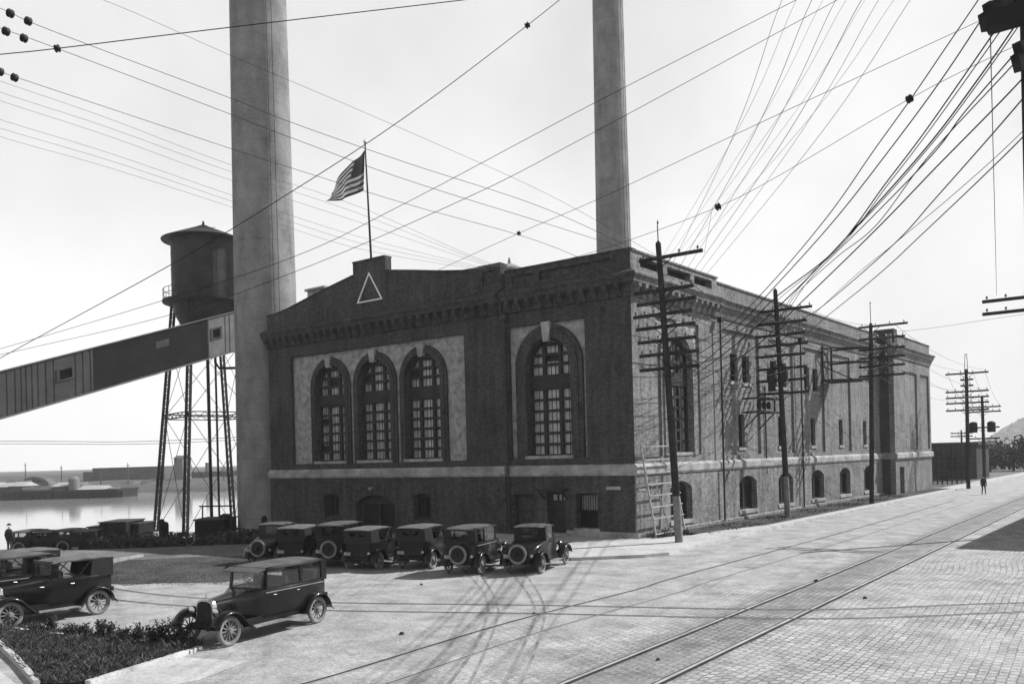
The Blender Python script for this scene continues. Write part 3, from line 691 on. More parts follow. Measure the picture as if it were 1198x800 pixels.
# flag and flagpole
fp = Vector((-19.62, 0.25, 0)); b0 = at(436, 303, 59.2); t0 = at(427, 168, 59.2)
FP = thing('flagpole', 'thin wooden flagpole leaning a little on the gable top of the brick power house', 'flagpole', (b0.x, b0.y, 14.45))
p = MB(); top = Vector((t0.x-b0.x, t0.y-b0.y, t0.z-14.45)); p.tube([(0,0,0), top*0.5, top], [0.085, 0.07, 0.045], 8); p.build('pole', M_pole, FP, smooth=True)
p = MB(); p.lathe([(0.0, 0), (0.1, 0.05), (0.12, 0.12), (0.08, 0.2), (0, 0.24)], top, 'z', 10); p.build('finial', M_nickel, FP, smooth=True)
h0 = at(426.6, 176, 59.2); h1 = at(425.4, 223, 59.2); f1 = at(383, 235.5, 57.6)
fl = MB(); nu, nv = 26, 13
hoist = h1 - h0; fly = f1 - h1
vert = [[None]*(nv+1) for _ in range(nu+1)]
for i in range(nu+1):
    for j in range(nv+1):
        s_, t_ = i/nu, j/nv                        # s along the fly, t from top of hoist to bottom
        top_edge = h0 + (at(396, 205, 57.8)-h0)*s_ + (f1 + Vector((0,0,0.35)) - at(396, 205, 57.8))*max(0, s_-0.45)/0.55*0.9
        bot = h1 + fly*s_ + Vector((0, 0, -0.35))*math.sin(math.pi*s_)*0.5
        P = top_edge.lerp(bot, t_)
        n_ = Vector((0.5, 0.85, 0)); P = P + n_*(0.16*math.sin(7.5*s_+2.2*t_)*min(1, s_*3) + 0.07*math.sin(15*s_-3*t_)*s_)
        vert[i][j] = fl.bm.verts.new(P)
for i in range(nu):
    for j in range(nv):
        f_ = fl.bm.faces.new((vert[i][j], vert[i+1][j], vert[i+1][j+1], vert[i][j+1]))
        f_.material_index = 2 if (j < 7 and i < 10) else (0 if j % 2 == 0 else 1)
fo = fl.build('flag', [M_flagred, M_flagwhite, M_flagblue], None, smooth=True)
md = fo.modifiers.new('thick', 'SOLIDIFY'); md.thickness = 0.012
tag(fo, 'dark striped flag blowing to the left from the pole on the gable', 'flag')

# ------------------------------------------------------------------ chimneys
def chimney(name, px, py, D, zb, rb, htop, label, seed):
    base = at(px, py, D); base.z = zb
    t = thing(name, label, 'chimney', base)
    p = MB(); prof = []; n = 46
    for k in range(n+1):
        h = htop*k/n; prof.append((rb - 0.0085*h, h))
    p.lathe(prof, (0,0,0), 'z', 64); p.build('shaft', MATS['chimney_shaft'], t, smooth='auto')
    q = MB(); q.lathe([(rb-0.0085*htop+0.02, htop-1.6), (rb-0.0085*htop+0.35, htop-1.2), (rb-0.0085*htop+0.35, htop-0.01), (1.2, htop+0.02)], (0,0,0), 'z', 48); q.build('cap', M_conc, t)
    q = MB(); q.lathe([(rb+0.5, -1.0), (rb+0.5, 0.55), (rb+0.15, 0.8)], (0,0,0), 'z', 40); q.build('footing', M_conc, t)
    # ladder up the shaft, facing the yard
    q = MB(); a = math.atan2(-0.30, 0.95); 
    if seed: a += 0.25
    for s_ in (-0.2, 0.2):
        q.tube([( (rb+0.12)*math.cos(a)-s_*math.sin(a), (rb+0.12)*math.sin(a)+s_*math.cos(a), 2.5), ((rb-0.0085*htop+0.12)*math.cos(a)-s_*math.sin(a), (rb-0.0085*htop+0.12)*math.sin(a)+s_*math.cos(a), htop-1.8)], 0.022, 4)
    q.build('ladder', M_steel, t)
    return t
# slip-formed concrete: lift joints, streaks, soot
m, nt, b = newmat('chimney_shaft'); L = nt.links
tc = N(nt, 'ShaderNodeTexCoord'); sp = N(nt, 'ShaderNodeSeparateXYZ'); L.new(tc.outputs['Object'], sp.inputs[0])
mp = N(nt, 'ShaderNodeMapping'); mp.inputs['Scale'].default_value = (0.8, 0.8, 0.25); L.new(tc.outputs['Object'], mp.inputs['Vector'])
n1 = N(nt, 'ShaderNodeTexNoise', Scale=1.0, Detail=6.0); L.new(mp.outputs[0], n1.inputs['Vector'])
n2 = N(nt, 'ShaderNodeTexNoise', Scale=0.7, Detail=9.0, Roughness=0.7); L.new(tc.outputs['Object'], n2.inputs['Vector'])
n3 = N(nt, 'ShaderNodeTexNoise', Scale=6.0, Detail=3.0); L.new(tc.outputs['Object'], n3.inputs['Vector'])
fz = N(nt, 'ShaderNodeMath', operation='DIVIDE'); L.new(sp.outputs['Z'], fz.inputs[0]); fz.inputs[1].default_value = 1.5
fr = N(nt, 'ShaderNodeMath', operation='FRACT'); L.new(fz.outputs[0], fr.inputs[0])
jt = N(nt, 'ShaderNodeMapRange'); jt.inputs['From Min'].default_value = 0.0; jt.inputs['From Max'].default_value = 0.05; jt.inputs['To Min'].default_value = 0.72; jt.inputs['To Max'].default_value = 1.0
L.new(fr.outputs[0], jt.inputs['Value'])
s1 = N(nt, 'ShaderNodeMath', operation='ADD'); L.new(n1.outputs['Fac'], s1.inputs[0]); L.new(n2.outputs['Fac'], s1.inputs[1])
s2 = N(nt, 'ShaderNodeMath', operation='MULTIPLY_ADD'); L.new(n3.outputs['Fac'], s2.inputs[0]); s2.inputs[1].default_value = 0.4; L.new(s1.outputs[0], s2.inputs[2])
mr = N(nt, 'ShaderNodeMapRange'); mr.inputs['From Min'].default_value = 0.9; mr.inputs['From Max'].default_value = 1.55; mr.inputs['To Min'].default_value = 0.12; mr.inputs['To Max'].default_value = 0.27
L.new(s2.outputs[0], mr.inputs['Value'])
mu = N(nt, 'ShaderNodeMath', operation='MULTIPLY'); L.new(mr.outputs['Result'], mu.inputs[0]); L.new(jt.outputs['Result'], mu.inputs[1])
L.new(mu.outputs[0], b.inputs['Base Color']); b.inputs['Roughness'].default_value = 0.95; b.inputs['Specular IOR Level'].default_value = 0.2
bp_ = N(nt, 'ShaderNodeBump', Strength=0.5, Distance=0.08); L.new(s2.outputs[0], bp_.inputs['Height']); L.new(bp_.outputs['Normal'], b.inputs['Normal'])
MATS['chimney_shaft'] = m
chimney('chimney', 318, 640, 68.5, -2.6, 2.5, 78, 'tall pale concrete chimney at the left end of the power house by the water', 0)
chimney('chimney', 721, 400, 107.5, -0.2, 2.36, 78, 'tall concrete chimney rising behind the roof of the power house', 1)

# ------------------------------------------------------------------ motor cars
WHEEL_R = 0.385
def arc(cy, cz, r, a0, a1, n):
    return [(cy + r*math.cos(R(a0+(a1-a0)*k/n)), cz + r*math.sin(R(a0+(a1-a0)*k/n))) for k in range(n+1)]
def fender(path, x0, x1, side):
    b = MB(); rows = []
    xs_ = [(x0, -0.02), (x0+(x1-x0)*0.3, 0.015), (x0+(x1-x0)*0.75, 0.012), (x1, -0.045)]
    for i, (y, z) in enumerate(path):
        a = Vector(path[max(i-1, 0)]); c = Vector(path[min(i+1, len(path)-1)]); d = (c-a).normalized(); n_ = Vector((-d.y, d.x))
        if n_.y < 0 and abs(n_.x) < 0.98: n_ = -n_
        rows.append([b.bm.verts.new((side*x, y + n_.x*o, z + n_.y*o)) for x, o in xs_])
    for u, v in zip(rows, rows[1:]):
        for k in range(3): b.bm.faces.new((u[k], u[k+1], v[k+1], v[k]))
    return b
def wheel(parent, loc, wood=True, disc=False):
    t = MB(); prof = []
    for k in range(13):
        a = 2*math.pi*k/12; prof.append((WHEEL_R-0.058 + 0.058*math.cos(a), 0.052*math.sin(a)))
    t.lathe(prof, (0,0,0), 'x', 28, cap=False)
    o = t.build('wheel', M_tyre, parent, smooth=True, loc=loc)
    r_ = MB(); r_.lathe([(WHEEL_R-0.115, -0.035), (WHEEL_R-0.09, -0.04), (WHEEL_R-0.09, 0.04), (WHEEL_R-0.115, 0.035)], (0,0,0), 'x', 24, cap=False)
    r_.lathe([(0.0, -0.1), (0.05, -0.095), (0.085, -0.05), (0.085, 0.05), (0.05, 0.095), (0.0, 0.1)], (0,0,0), 'x', 12)
    if disc: r_.lathe([(0.08, -0.02), (0.29, -0.01), (0.29, 0.01), (0.08, 0.02)], (0,0,0), 'x', 20, cap=False)
    else:
        for k in range(12):
            a = 2*math.pi*k/12; r_.tube([(0, 0.06*math.cos(a), 0.06*math.sin(a)), (0, (WHEEL_R-0.1)*math.cos(a), (WHEEL_R-0.1)*math.sin(a))], [0.021, 0.016], 5, cap=False)
    r_.build('spoke_wheel', M_black if disc else M_spoke, o, smooth='auto')
    return o
def section(y, hw, z0, z1, tuck=0.06, n=4, rnd=0.10):
    # body cross-section: tucked sill, straight sides, rounded top edges
    pts = [(-hw+tuck, z0), (hw-tuck, z0), (hw, z0+0.18*(z1-z0)), (hw, z1-rnd)]
    for k in range(1, n): a = math.pi/2*k/n; pts.append((hw-rnd+rnd*math.cos(a), z1-rnd+rnd*math.sin(a)))
    pts += [(hw-rnd, z1), (-hw+rnd, z1)]
    for k in range(n-1, 0, -1): a = math.pi/2*k/n; pts.append((-hw+rnd-rnd*math.cos(a), z1-rnd+rnd*math.sin(a)))
    pts += [(-hw, z1-rnd), (-hw, z0+0.18*(z1-z0))]
    return [(x, y, z) for x, z in pts]
def car(kind, name, label, group, wb=3.0, body=None, top=None, spare=False, disc=False, bumper=False, zr=1.86):
    body = body or M_black; top = top or M_roof
    t = thing(name, label, 'car', (0,0,0), 0, group)
    by = 0.62; beltz = 1.24; hw = 0.70; cowl = by + 1.42 if kind != 'coupe' else by + 0.95
    if kind == 'sedan': cowl = wb - 1.12
    elif kind == 'touring': cowl = wb - 1.02
    else: cowl = wb - 1.1
    nose = wb + 0.02; back = -0.52 if kind != 'coupe' else -0.62
    b = MB()
    if kind == 'coupe':
        mid = 0.62
        b.loft([section(back, 0.42, 0.62, 0.88, rnd=0.12), section(back+0.18, 0.58, 0.54, 1.02, rnd=0.14), section(0.1, 0.66, 0.5, 1.16, rnd=0.14), section(mid, hw, 0.48, beltz, rnd=0.05), section(cowl-0.1, hw, 0.48, beltz, rnd=0.05), section(cowl+0.12, 0.58, 0.5, 1.2, rnd=0.16), section(cowl+0.3, 0.46, 0.52, 1.17, rnd=0.16), section(nose-0.35, 0.36, 0.54, 1.13, rnd=0.14), section(nose, 0.29, 0.56, 1.10, rnd=0.12)])
    else:
        b.loft([section(back, hw-0.14, 0.60, beltz-0.02, rnd=0.05), section(back+0.14, hw-0.04, 0.52, beltz, rnd=0.05), section(0.1, hw, 0.5, beltz, rnd=0.05), section(cowl-0.2, hw, 0.48, beltz, rnd=0.05), section(cowl+0.04, 0.60, 0.5, 1.2, rnd=0.16), section(cowl+0.25, 0.47, 0.52, 1.17, rnd=0.17), section(nose-0.4, 0.36, 0.54, 1.13, rnd=0.14), section(nose, 0.29, 0.56, 1.10, rnd=0.12)])
    b.build('body', body, t, smooth='auto')
    # belt moulding, door seams, louvres
    y0b = 0.65 if kind == 'coupe' else back+0.2
    for s in (-1, 1):
        q = MB(); q.beam((s*(hw+0.004), y0b, beltz-0.09), (s*(hw+0.004), cowl-0.2, beltz-0.09), 0.016, 0.022); q.build('moulding', M_trim if kind == 'sedan' else body, t)
        for yy in ([0.72, cowl-0.3] if kind == 'coupe' else [0.30, 0.62+(cowl-0.2-0.62)*0.5, cowl-0.25]):
            q = MB(); q.beam((s*(hw+0.002), yy, 0.6), (s*(hw+0.002), yy, beltz-0.02), 0.010, 0.008); q.build('door_seam', M_seat, t)
        q = MB()
        q.beam((s*0.425, cowl+0.40, 0.76), (s*0.40, cowl+0.93, 0.76), 0.012, 0.02)
        for k in range(9): q.beam((s*0.425-s*0.003*k, cowl+0.42+0.055*k, 0.76), (s*0.40-s*0.004*k, cowl+0.42+0.055*k, 1.0), 0.016, 0.02)
        q.build('hood_louvres', body, t)
    for s in (-1, 1):
        for yy in ([1.0] if kind == 'coupe' else [0.85, 1.75]):
            h_ = MB(); h_.tube([(s*(hw+0.005), yy, 1.08), (s*(hw+0.05), yy, 1.08), (s*(hw+0.05), yy-0.11, 1.07)], 0.011, 6); h_.build('door_handle', M_nickel, t)
    # upper works
    ws = cowl - 0.24
    r0 = back+0.06 if kind != 'coupe' else 0.68
    side = lambda s: (lambda u, v, w_: (s*(hw-0.03+w_) - s*0.05*(v-beltz), u, v))
    if kind in ('sedan', 'coupe'):
        zt = zr - 0.07
        if kind == 'sedan':
            mids = [r0+0.16, r0+0.16+(ws-r0-0.2)*0.40, ws-0.06]; wins_ = [(mids[0]+0.05, mids[1]-0.05), (mids[1]+0.05, mids[2])]
        else: wins_ = [(r0+0.22, ws-0.07)]
        for s in (-1, 1):
            p = MB(); p.prism([(r0, beltz-0.03), (r0-0.02, zt-0.06), (r0+0.06, zt+0.02), (ws-0.06, zt+0.02), (ws, beltz-0.03)], [rect(a, b_, beltz+0.03, zt-0.05) for a, b_ in wins_], side(s), -0.03, 0.02)
            p.build('side_panel', body, t)
            for a, b_ in wins_:
                p = MB(); p.prism(rect(a+0.002, b_-0.002, beltz+0.032, zt-0.052), [], side(s), -0.012, -0.006); p.build('window', M_glass, t)
        fb = lambda u, v, w_: (u, r0-0.01+w_, v)
        p = MB(); p.prism([(-hw+0.06, beltz-0.03), (-hw+0.09, zt), (hw-0.09, zt), (hw-0.06, beltz-0.03)], [rect(-0.36, 0.36, beltz+0.1, zt-0.09)], fb, 0, 0.04); p.build('back_panel', body, t)
        p = MB(); p.prism(rect(-0.358, 0.358, beltz+0.102, zt-0.092), [], fb, 0.015, 0.021); p.build('rear_window', M_glass, t)
    fw = lambda u, v, w_: (u, ws+0.02+w_-0.16*(v-beltz+0.0)*(1 if kind != 'touring' else 0.5), v)
    ztop = zr-0.06
    p = MB(); p.prism(rect(-hw+0.09, hw-0.09, beltz-0.05, ztop), [rect(-hw+0.14, hw-0.14, beltz+0.02, ztop-0.06)], fw, -0.02, 0.02); wf = p.build('windshield', body, t)
    p = MB(); p.prism(rect(-hw+0.142, hw-0.142, beltz+0.022, ztop-0.062), [], fw, -0.004, 0.002); p.build('glass', M_glass, wf)
    # roof
    p = MB(); rb = r0-0.10 if kind != 'touring' else back-0.10; rf = ws+0.02
    secs = []
    ny = 8; nx = 8
    for i in range(ny+1):
        y = rb + (rf-rb)*i/ny; e = min(1, min(i, ny-i)/1.0)
        drop = (0.05 if i in (0, ny) else 0.0) + (0.03*abs(2*i/ny-1)**2)
        sag = 0.02*math.sin(i*math.pi) if kind != 'touring' else 0.018*(1 if i % 2 else 0)
        wid = hw-0.01 if i not in (0, ny) else hw-0.06
        ring = [(wid*(2*k/nx-1), y, zr-drop-sag-0.055*abs(2*k/nx-1)**3) for k in range(nx+1)]
        ring += [(wid-0.02, y, zr-0.115), (-wid+0.02, y, zr-0.115)]
        secs.append(ring)
    p.loft(secs); p.build('roof', top if kind != 'touring' else M_canvas, t, smooth='auto')
    if kind != 'touring':
        p = MB(); p.hull([(-hw+0.05, ws-0.02, zr-0.10), (hw-0.05, ws-0.02, zr-0.10), (hw-0.08, ws+0.26, zr-0.17), (-hw+0.08, ws+0.26, zr-0.17)], [(-hw+0.05, ws-0.02, zr-0.07), (hw-0.05, ws-0.02, zr-0.07), (hw-0.08, ws+0.26, zr-0.15), (-hw+0.08, ws+0.26, zr-0.15)]); p.build('sun_visor', top, t)
    else:
        for s in (-1, 1):
            p = MB(); p.tube([(s*(hw-0.02), 0.62, beltz-0.02), (s*(hw-0.03), 0.15, zr-0.10)], 0.018, 5); p.tube([(s*(hw-0.02), 0.62, beltz-0.02), (s*(hw-0.03), 1.15, zr-0.10)], 0.018, 5); p.build('top_bow', M_steel, t)
        p = MB(); bk = lambda u, v, w_: (u, back-0.02 + 0.1*(v-beltz) + w_ - 0.1*(v-beltz), v)
        p.prism([(-hw+0.05, beltz-0.08), (-hw+0.04, zr-0.1), (hw-0.04, zr-0.1), (hw-0.05, beltz-0.08)], [rect(-0.36, -0.10, beltz+0.2, beltz+0.38), rect(0.10, 0.36, beltz+0.2, beltz+0.38)], bk, 0, 0.02); p.build('back_curtain', M_seat, t)
        for s in (-1, 1):
            p = MB(); p.prism([(back, beltz-0.05), (back-0.03, zr-0.1), (0.12, zr-0.1), (0.2, beltz-0.05)], [], side(s), 0.0, 0.012); p.build('side_curtain', M_seat, t)
    # seats and wheel
    p = MB()
    ys_ = [(-0.15, 0.45), (1.0, 1.5)] if kind != 'coupe' else [(0.8, 1.2)]
    for a, b_ in ys_: p.box((-0.6, a, 0.7), (0.6, b_, beltz+0.02)); p.box((-0.6, a-0.02, beltz-0.1), (0.6, a+0.16, beltz+0.24))
    p.build('seats', M_seat, t, bevel=0.04)
    p = MB(); c0 = Vector((0.3, ws-0.38, beltz+0.16)); ax = Vector((0, -0.75, 0.66)); u_ = Vector((1, 0, 0)); v_ = ax.cross(u_)
    p.tube([c0 + (u_*math.cos(a)+v_*math.sin(a))*0.2 for a in [2*math.pi*k/18 for k in range(19)]], 0.014, 5); p.tube([c0, c0-ax*0.5], 0.016, 5)
    for a in (0.5, 2.6, 4.7): p.tube([c0, c0+(u_*math.cos(a)+v_*math.sin(a))*0.2], 0.009, 4)
    p.build('steering_wheel', M_seat, t)
    # chassis, running boards, fenders
    p = MB(); p.box((-0.42, -0.45, 0.44), (0.42, wb+0.25, 0.56)); p.tube([(-0.7, 0, WHEEL_R), (0.7, 0, WHEEL_R)], 0.05); p.tube([(-0.7, wb, WHEEL_R), (0.7, wb, WHEEL_R)], 0.035)
    for s in (-1, 1): p.beam((s*0.38, wb-0.5, 0.42), (s*0.38, wb+0.42, 0.46), 0.05, 0.06); p.beam((s*0.38, -0.7, 0.42), (s*0.38, 0.6, 0.42), 0.05, 0.06)
    p.build('chassis', M_steel, t)
    fr_path = [(wb+0.50, 0.50)] + arc(wb, WHEEL_R, WHEEL_R+0.105, 28, 140, 10) + [(wb-0.52, 0.54), (wb-0.66, 0.42), (wb-0.78, 0.36)]
    re_path = [(0.62, 0.37), (0.55, 0.46)] + arc(0, WHEEL_R, WHEEL_R+0.105, 35, 172, 11) + [(-WHEEL_R-0.19, 0.36)]
    for s in (-1, 1):
        for pa in (fr_path, re_path):
            f = fender(pa, 0.52, 0.87, s).build('fender', body if kind != 'sedan' else M_black, t, smooth=True); md = f.modifiers.new('thick', 'SOLIDIFY'); md.thickness = 0.02; md.offset = 0
        p = MB(); p.box((s*0.62, 0.6, 0.335), (s*0.86, wb-0.76, 0.37)); p.build('running_board', M_tyre, t)
        p = MB(); p.box((s*0.58, 0.5, 0.36), (s*0.62, wb-0.6, 0.56)); p.build('splash_apron', body, t)
    # radiator, lamps
    p = MB()
    def rs(y, k): return [(x*k, y, 0.83+(z-0.83)*k) for x, z in ((-0.27, 0.52), (0.27, 0.52), (0.30, 0.7), (0.30, 1.0), (0.24, 1.11), (0.1, 1.155), (-0.1, 1.155), (-0.24, 1.11), (-0.30, 1.0), (-0.30, 0.7))]
    p.loft([rs(nose-0.02, 1.0), rs(nose+0.10, 1.02), rs(nose+0.12, 0.98)]); rd = p.build('radiator', M_nickel, t, smooth='auto')
    p = MB(); p.loft([rs(nose+0.10, 0.86), rs(nose+0.128, 0.86)]); p.build('radiator_core', M_seat, rd)
    p = MB(); p.lathe([(0.035, 1.15), (0.04, 1.19), (0.0, 1.22)], (0, nose+0.05, 0), 'z', 10); p.tube([(0, nose+0.05, 1.2), (0, nose+0.05, 1.3)], 0.02, 6); p.build('radiator_cap', M_nickel, rd)
    for s in (-1, 1):
        p = MB(); p.lathe([(0.0, -0.16), (0.06, -0.14), (0.115, -0.02), (0.125, 0.02), (0.115, 0.035)], (s*0.42, nose+0.12, 0.86), 'y', 14); p.tube([(s*0.42, nose+0.05, 0.75), (s*0.40, nose-0.05, 0.55)], 0.02, 5); hl = p.build('headlight', M_black, t, smooth='auto')
        p = MB(); p.lathe([(0.0, 0.06), (0.07, 0.055), (0.112, 0.036)], (s*0.42, nose+0.12, 0.86), 'y', 14, cap=False); p.build('lens', M_nickel, hl, smooth=True)
    p = MB(); p.tube([(-0.42, nose+0.08, 0.74), (0.42, nose+0.08, 0.74)], 0.018, 6); p.build('lamp_bar', M_nickel, t)
    p = MB(); p.lathe([(0.0, -0.07), (0.05, -0.05), (0.055, 0.0), (0, 0.01)], (0.55, back-0.06, 0.75), 'y', 10); p.build('tail_lamp', M_stone, t)
    p = MB(); p.box((-0.62, back-0.05, 0.66), (-0.30, back-0.065, 0.80)); p.build('number_plate', M_stone, t)
    for (x, y) in ((-0.71, 0), (0.71, 0), (-0.71, wb), (0.71, wb)): wheel(t, (x, y, WHEEL_R), True, disc)
    if spare:
        o = wheel(t, (0, back-0.14, 0.82), True, True); o.name = 'spare_wheel'; o.rotation_euler.z = math.pi/2
    if bumper:
        for yb in (wb+0.62, back-0.32):
            p = MB(); p.beam((-0.8, yb, 0.52), (0.8, yb, 0.52), 0.03, 0.05); p.beam((-0.8, yb, 0.42), (0.8, yb, 0.42), 0.03, 0.05)
            for s in (-1, 1): p.beam((s*0.38, yb, 0.47), (s*0.38, yb+(-0.3 if yb > 0 else 0.3), 0.46), 0.03, 0.05)
            p.build('bumper', M_nickel if yb > 0 else M_steel, t)
    return t
def put(t, axle, heading):            # place by the middle of the rear axle
    h = Vector((heading[0], heading[1])).normalized(); t.location = (axle[0], axle[1], axle[2] if len(axle) > 2 else 0.006); t.rotation_euler.z = math.atan2(-h.x, h.y)
    return t
HX = (-0.28, 0.96)
GROW = 'cars parked nose in before the power house'; GL = 'cars parked by the flower bed'; GF = 'far cars along the river side'
sedA = car('sedan', 'sedan_car', 'dark closed sedan with pale roof edge parked nearest, nose by the flower bed', GL, wb=3.3, body=M_carbody, bumper=False)
put(sedA, (2.93, -24.62), (0.16, -0.987))
cou = car('coupe', 'coupe_car', 'small closed coupe with spare wheel on its sloping tail, rightmost of the row', GROW, wb=3.0, body=M_carbody, spare=True)
put(cou, (2.52, -13.2), HX)
sedB = car('sedan', 'sedan_car', 'closed sedan with spare wheel on its flat back, second from right in the row', GROW, wb=3.0, body=M_carbody, spare=True, zr=1.9)
put(sedB, (0.50, -14.45), HX)
touA = car('touring', 'touring_car', 'open touring car with canvas top and two small back windows, third from right in row', GROW, wb=2.6, zr=1.84)
put(touA, (-2.45, -14.1), HX)
touB = copy_tree(touA); touB['label'] = 'dark touring car in the building shade beside the car with two lit back windows'; put(touB, (-4.4, -15.3), (-0.30, 0.95)); touB.scale.z = 0.97
sedC = copy_tree(sedB); sedC['label'] = 'dark shaded sedan before the wide arched entrance, fifth from right in the row'; put(sedC, (-6.15, -15.4), (-0.46, 0.89)); sedC.scale.z = 1.02
touC = copy_tree(touA); touC['label'] = 'dark shaded touring car before the left ground floor window, second from left in row'; put(touC, (-7.85, -16.1), (-0.44, 0.90)); touC.scale.z = 0.99
sedD = copy_tree(cou); sedD['label'] = 'dark shaded coupe at the left end of the row, beside the chimney foot'; put(sedD, (-9.75, -16.3), (-0.44, 0.90))
touD = copy_tree(touA); touD['label'] = 'open black touring car with pale sagging top behind the flower bed'; touD['group'] = GL; put(touD, (-4.42, -27.1), (0.0, -1.0))
sedE = copy_tree(sedB); sedE['label'] = 'dark closed car half cut off by the picture edge beside the open touring car'; sedE['group'] = GL; put(sedE, (-6.5, -27.9), (0.02, -1.0))
touE = copy_tree(touA); touE['label'] = 'dark car behind the cut off closed car, only its pale long roof showing clearly'; touE['group'] = GL; put(touE, (-8.75, -26.7), (-0.05, -1.0))
fx = [(31, 668, 'leftmost of the far dark cars, beside the standing man'), (57, 664, 'second of the far dark cars from the standing man'), (80, 662, 'third of the far dark cars, before the wire fence'), (103, 660, 'rightmost of the far dark cars, nearest the black sheds')]
for i, (px, py, lab) in enumerate(fx):
    c = copy_tree(sedB if i % 2 == 0 else touA); c['label'] = lab; c['group'] = GF; p = at(px-2, 640, 56); p.z = gz(p.x, p.y)+0.02; put(c, (p.x, p.y, p.z), (-0.6-0.1*i, 0.8))

# ------------------------------------------------------------------ telegraph poles
_ib = MB(); _ib.lathe([(0.018, 0.0), (0.018, 0.10), (0.062, 0.09), (0.062, 0.14), (0.04, 0.17), (0.045, 0.21), (0.0, 0.225)], (0,0,0), 'z', 7); _io = _ib.build('insulator', M_insp, None)
INS_MESH = _io.data; bpy.data.objects.remove(_io)
def pole(label, base, top, arms, r=0.17, rod=0.0, pale=1.9, group='telegraph poles along the street', arm_dir=(1, 0, 0), name='telegraph_pole', steps=True):
    t = thing(name, label, 'telegraph pole', base, 0, group)
    B = Vector(base); tv = Vector(top) - B
    p = MB(); k = pale/tv.z
    p.tube([tv*k, tv*0.5, tv], [r*0.99, r*0.85, r*0.72], 12); p.build('shaft', M_pole, t, smooth='auto')
    if pale: p = MB(); p.tube([Vector((0,0,-0.6)), tv*k], [r*1.06, r], 12); p.build('pole_butt', M_polebase, t, smooth='auto')
    p = MB(); p.lathe([(r*0.72, 0), (r*0.3, 0.12), (0, 0.16)], tv, 'z', 12); p.build('pole_cap', M_pole, t)
    if rod: p = MB(); p.tube([tv, tv + Vector((-0.02, 0, rod))], 0.028, 5); p.lathe([(0, rod), (0.06, rod+0.06), (0, rod+0.25)], tv, 'z', 6); p.build('lightning_rod', M_steel, t)
    ad = Vector(arm_dir).normalized()
    for z, half, off, npin in arms:
        c = tv*(z/tv.z); q = MB(); side = ad.cross(UP)*(r*0.8+0.05)
        a, e = c - side + ad*(off-half), c - side + ad*(off+half)
        q.beam(a, e, 0.12, 0.165)
        q.beam(c - side*1.0 + ad*min(0.7, half*0.6) , c - side*0.5 + Vector((0,0,-0.55)), 0.03, 0.04); q.beam(c - side*1.0 - ad*min(0.7, half*0.6), c - side*0.5 + Vector((0,0,-0.55)), 0.03, 0.04)
        ao = q.build('crossarm', M_pole, t)
        for i in range(npin):
            f = (i+0.5)/npin if npin < 3 else (i + 0.25)/(npin-0.5)
            if npin >= 4 and abs((off-half+2*half*f)) < 0.2: continue
            io = bpy.data.objects.new('insulator', INS_MESH); COL.objects.link(io); io.parent = ao; io.location = a.lerp(e, f) + Vector((0, 0, 0.06))
    q = MB()
    if steps: q.tube([tv*(2.6/tv.z)+ad*(r*0.98), tv*0.93+ad*(r*0.8)], 0.012, 4)
    for i in range(int((tv.z-3.2)/0.42) if steps else 0):
        z = 2.8 + 0.42*i; c = tv*(z/tv.z); q.tube([c + ad*(r*0.7 if i % 2 else -r*0.7), c + ad*((r+0.16) if i % 2 else -(r+0.16))], 0.012, 4)
    if steps: q.build('step_irons', M_steel, t)
    return t
zz = lambda y, yb, yt, H: (yb-y)/(yb-yt)*H
P1 = Vector((3.05, -1.08, 0.13)); P1T = Vector((2.49, -1.46, 15.03))
pole('tall leaning telegraph pole with eight crossarms before the brick corner, nearest of the street line', P1, P1T,
     [(zz(303, 637, 285, 15), 1.75, 0.5, 4)] + [(zz(y, 637, 285, 15), 1.65, 0.0 + o, 7) for y, o in ((341, 0), (355, 0.1), (369, -0.15), (384, -0.05), (400, 0), (416, 0.05), (433, 0))], rod=0.95, pale=2.3, r=0.19)
P2 = Vector((2.01, 16.49, 0.13)); P2T = Vector((1.63, 16.23, 15.15))
t2 = pole('leaning telegraph pole where the thick cable bundle lands, second along the brick side wall', P2, P2T,
     [(zz(y, 607, 340, 15.15), 1.7, o, 6) for y, o in ((365, 0.6), (380, 0.2), (394, 0.1), (406, 0.2), (418, 0.0), (433, 0.05), (447, 0.0), (462, 0.1))], pale=2.7, r=0.19)
for z, x in ((9.35, -0.5), (9.35, 0.42), (8.75, -0.45)):
    q = MB(); q.box((x-0.2, -0.55, z-0.4), (x+0.2, -0.2, z+0.35)); q.box((x-0.23, -0.58, z+0.35), (x+0.23, -0.17, z+0.42)); o = q.build('cable_box', M_pole, t2, bevel=0.02); o.location = (P2T-P2)*(z/15)*1.0; o.location.z = 0
P3 = Vector((3.0, 32.03, 0.13)); P3T = Vector((3.25, 32.1, 14.35))
t3 = pole('telegraph pole with long right arms before the projecting brick block, third of the street line', P3, P3T,
     [(zz(405, 591, 402, 14.3), 1.85, 0.85, 4)] + [(zz(y, 591, 402, 14.3), 1.75, 0.75, 6) for y in (418, 429, 438, 447, 457)], rod=1.6, pale=0.0, r=0.19)
q = MB()
for z in (9.9, 11.3, 12.4):
    q.beam((-2.9, -0.25, z), (0.2, -0.25, z), 0.12, 0.14); q.beam((-2.9, -2.6, z), (0.2, -0.25, z), 0.08, 0.1)
q.beam((-2.8, -0.25, 9.7), (-2.8, -0.25, 12.6), 0.14); q.beam((-2.8, -2.4, 9.7), (-2.8, -2.4, 12.6), 0.14); q.beam((-2.8, -2.4, 9.9), (-2.8, -0.25, 9.9), 0.1); q.beam((-2.8, -2.4, 12.4), (-2.8, -0.25, 12.4), 0.1)
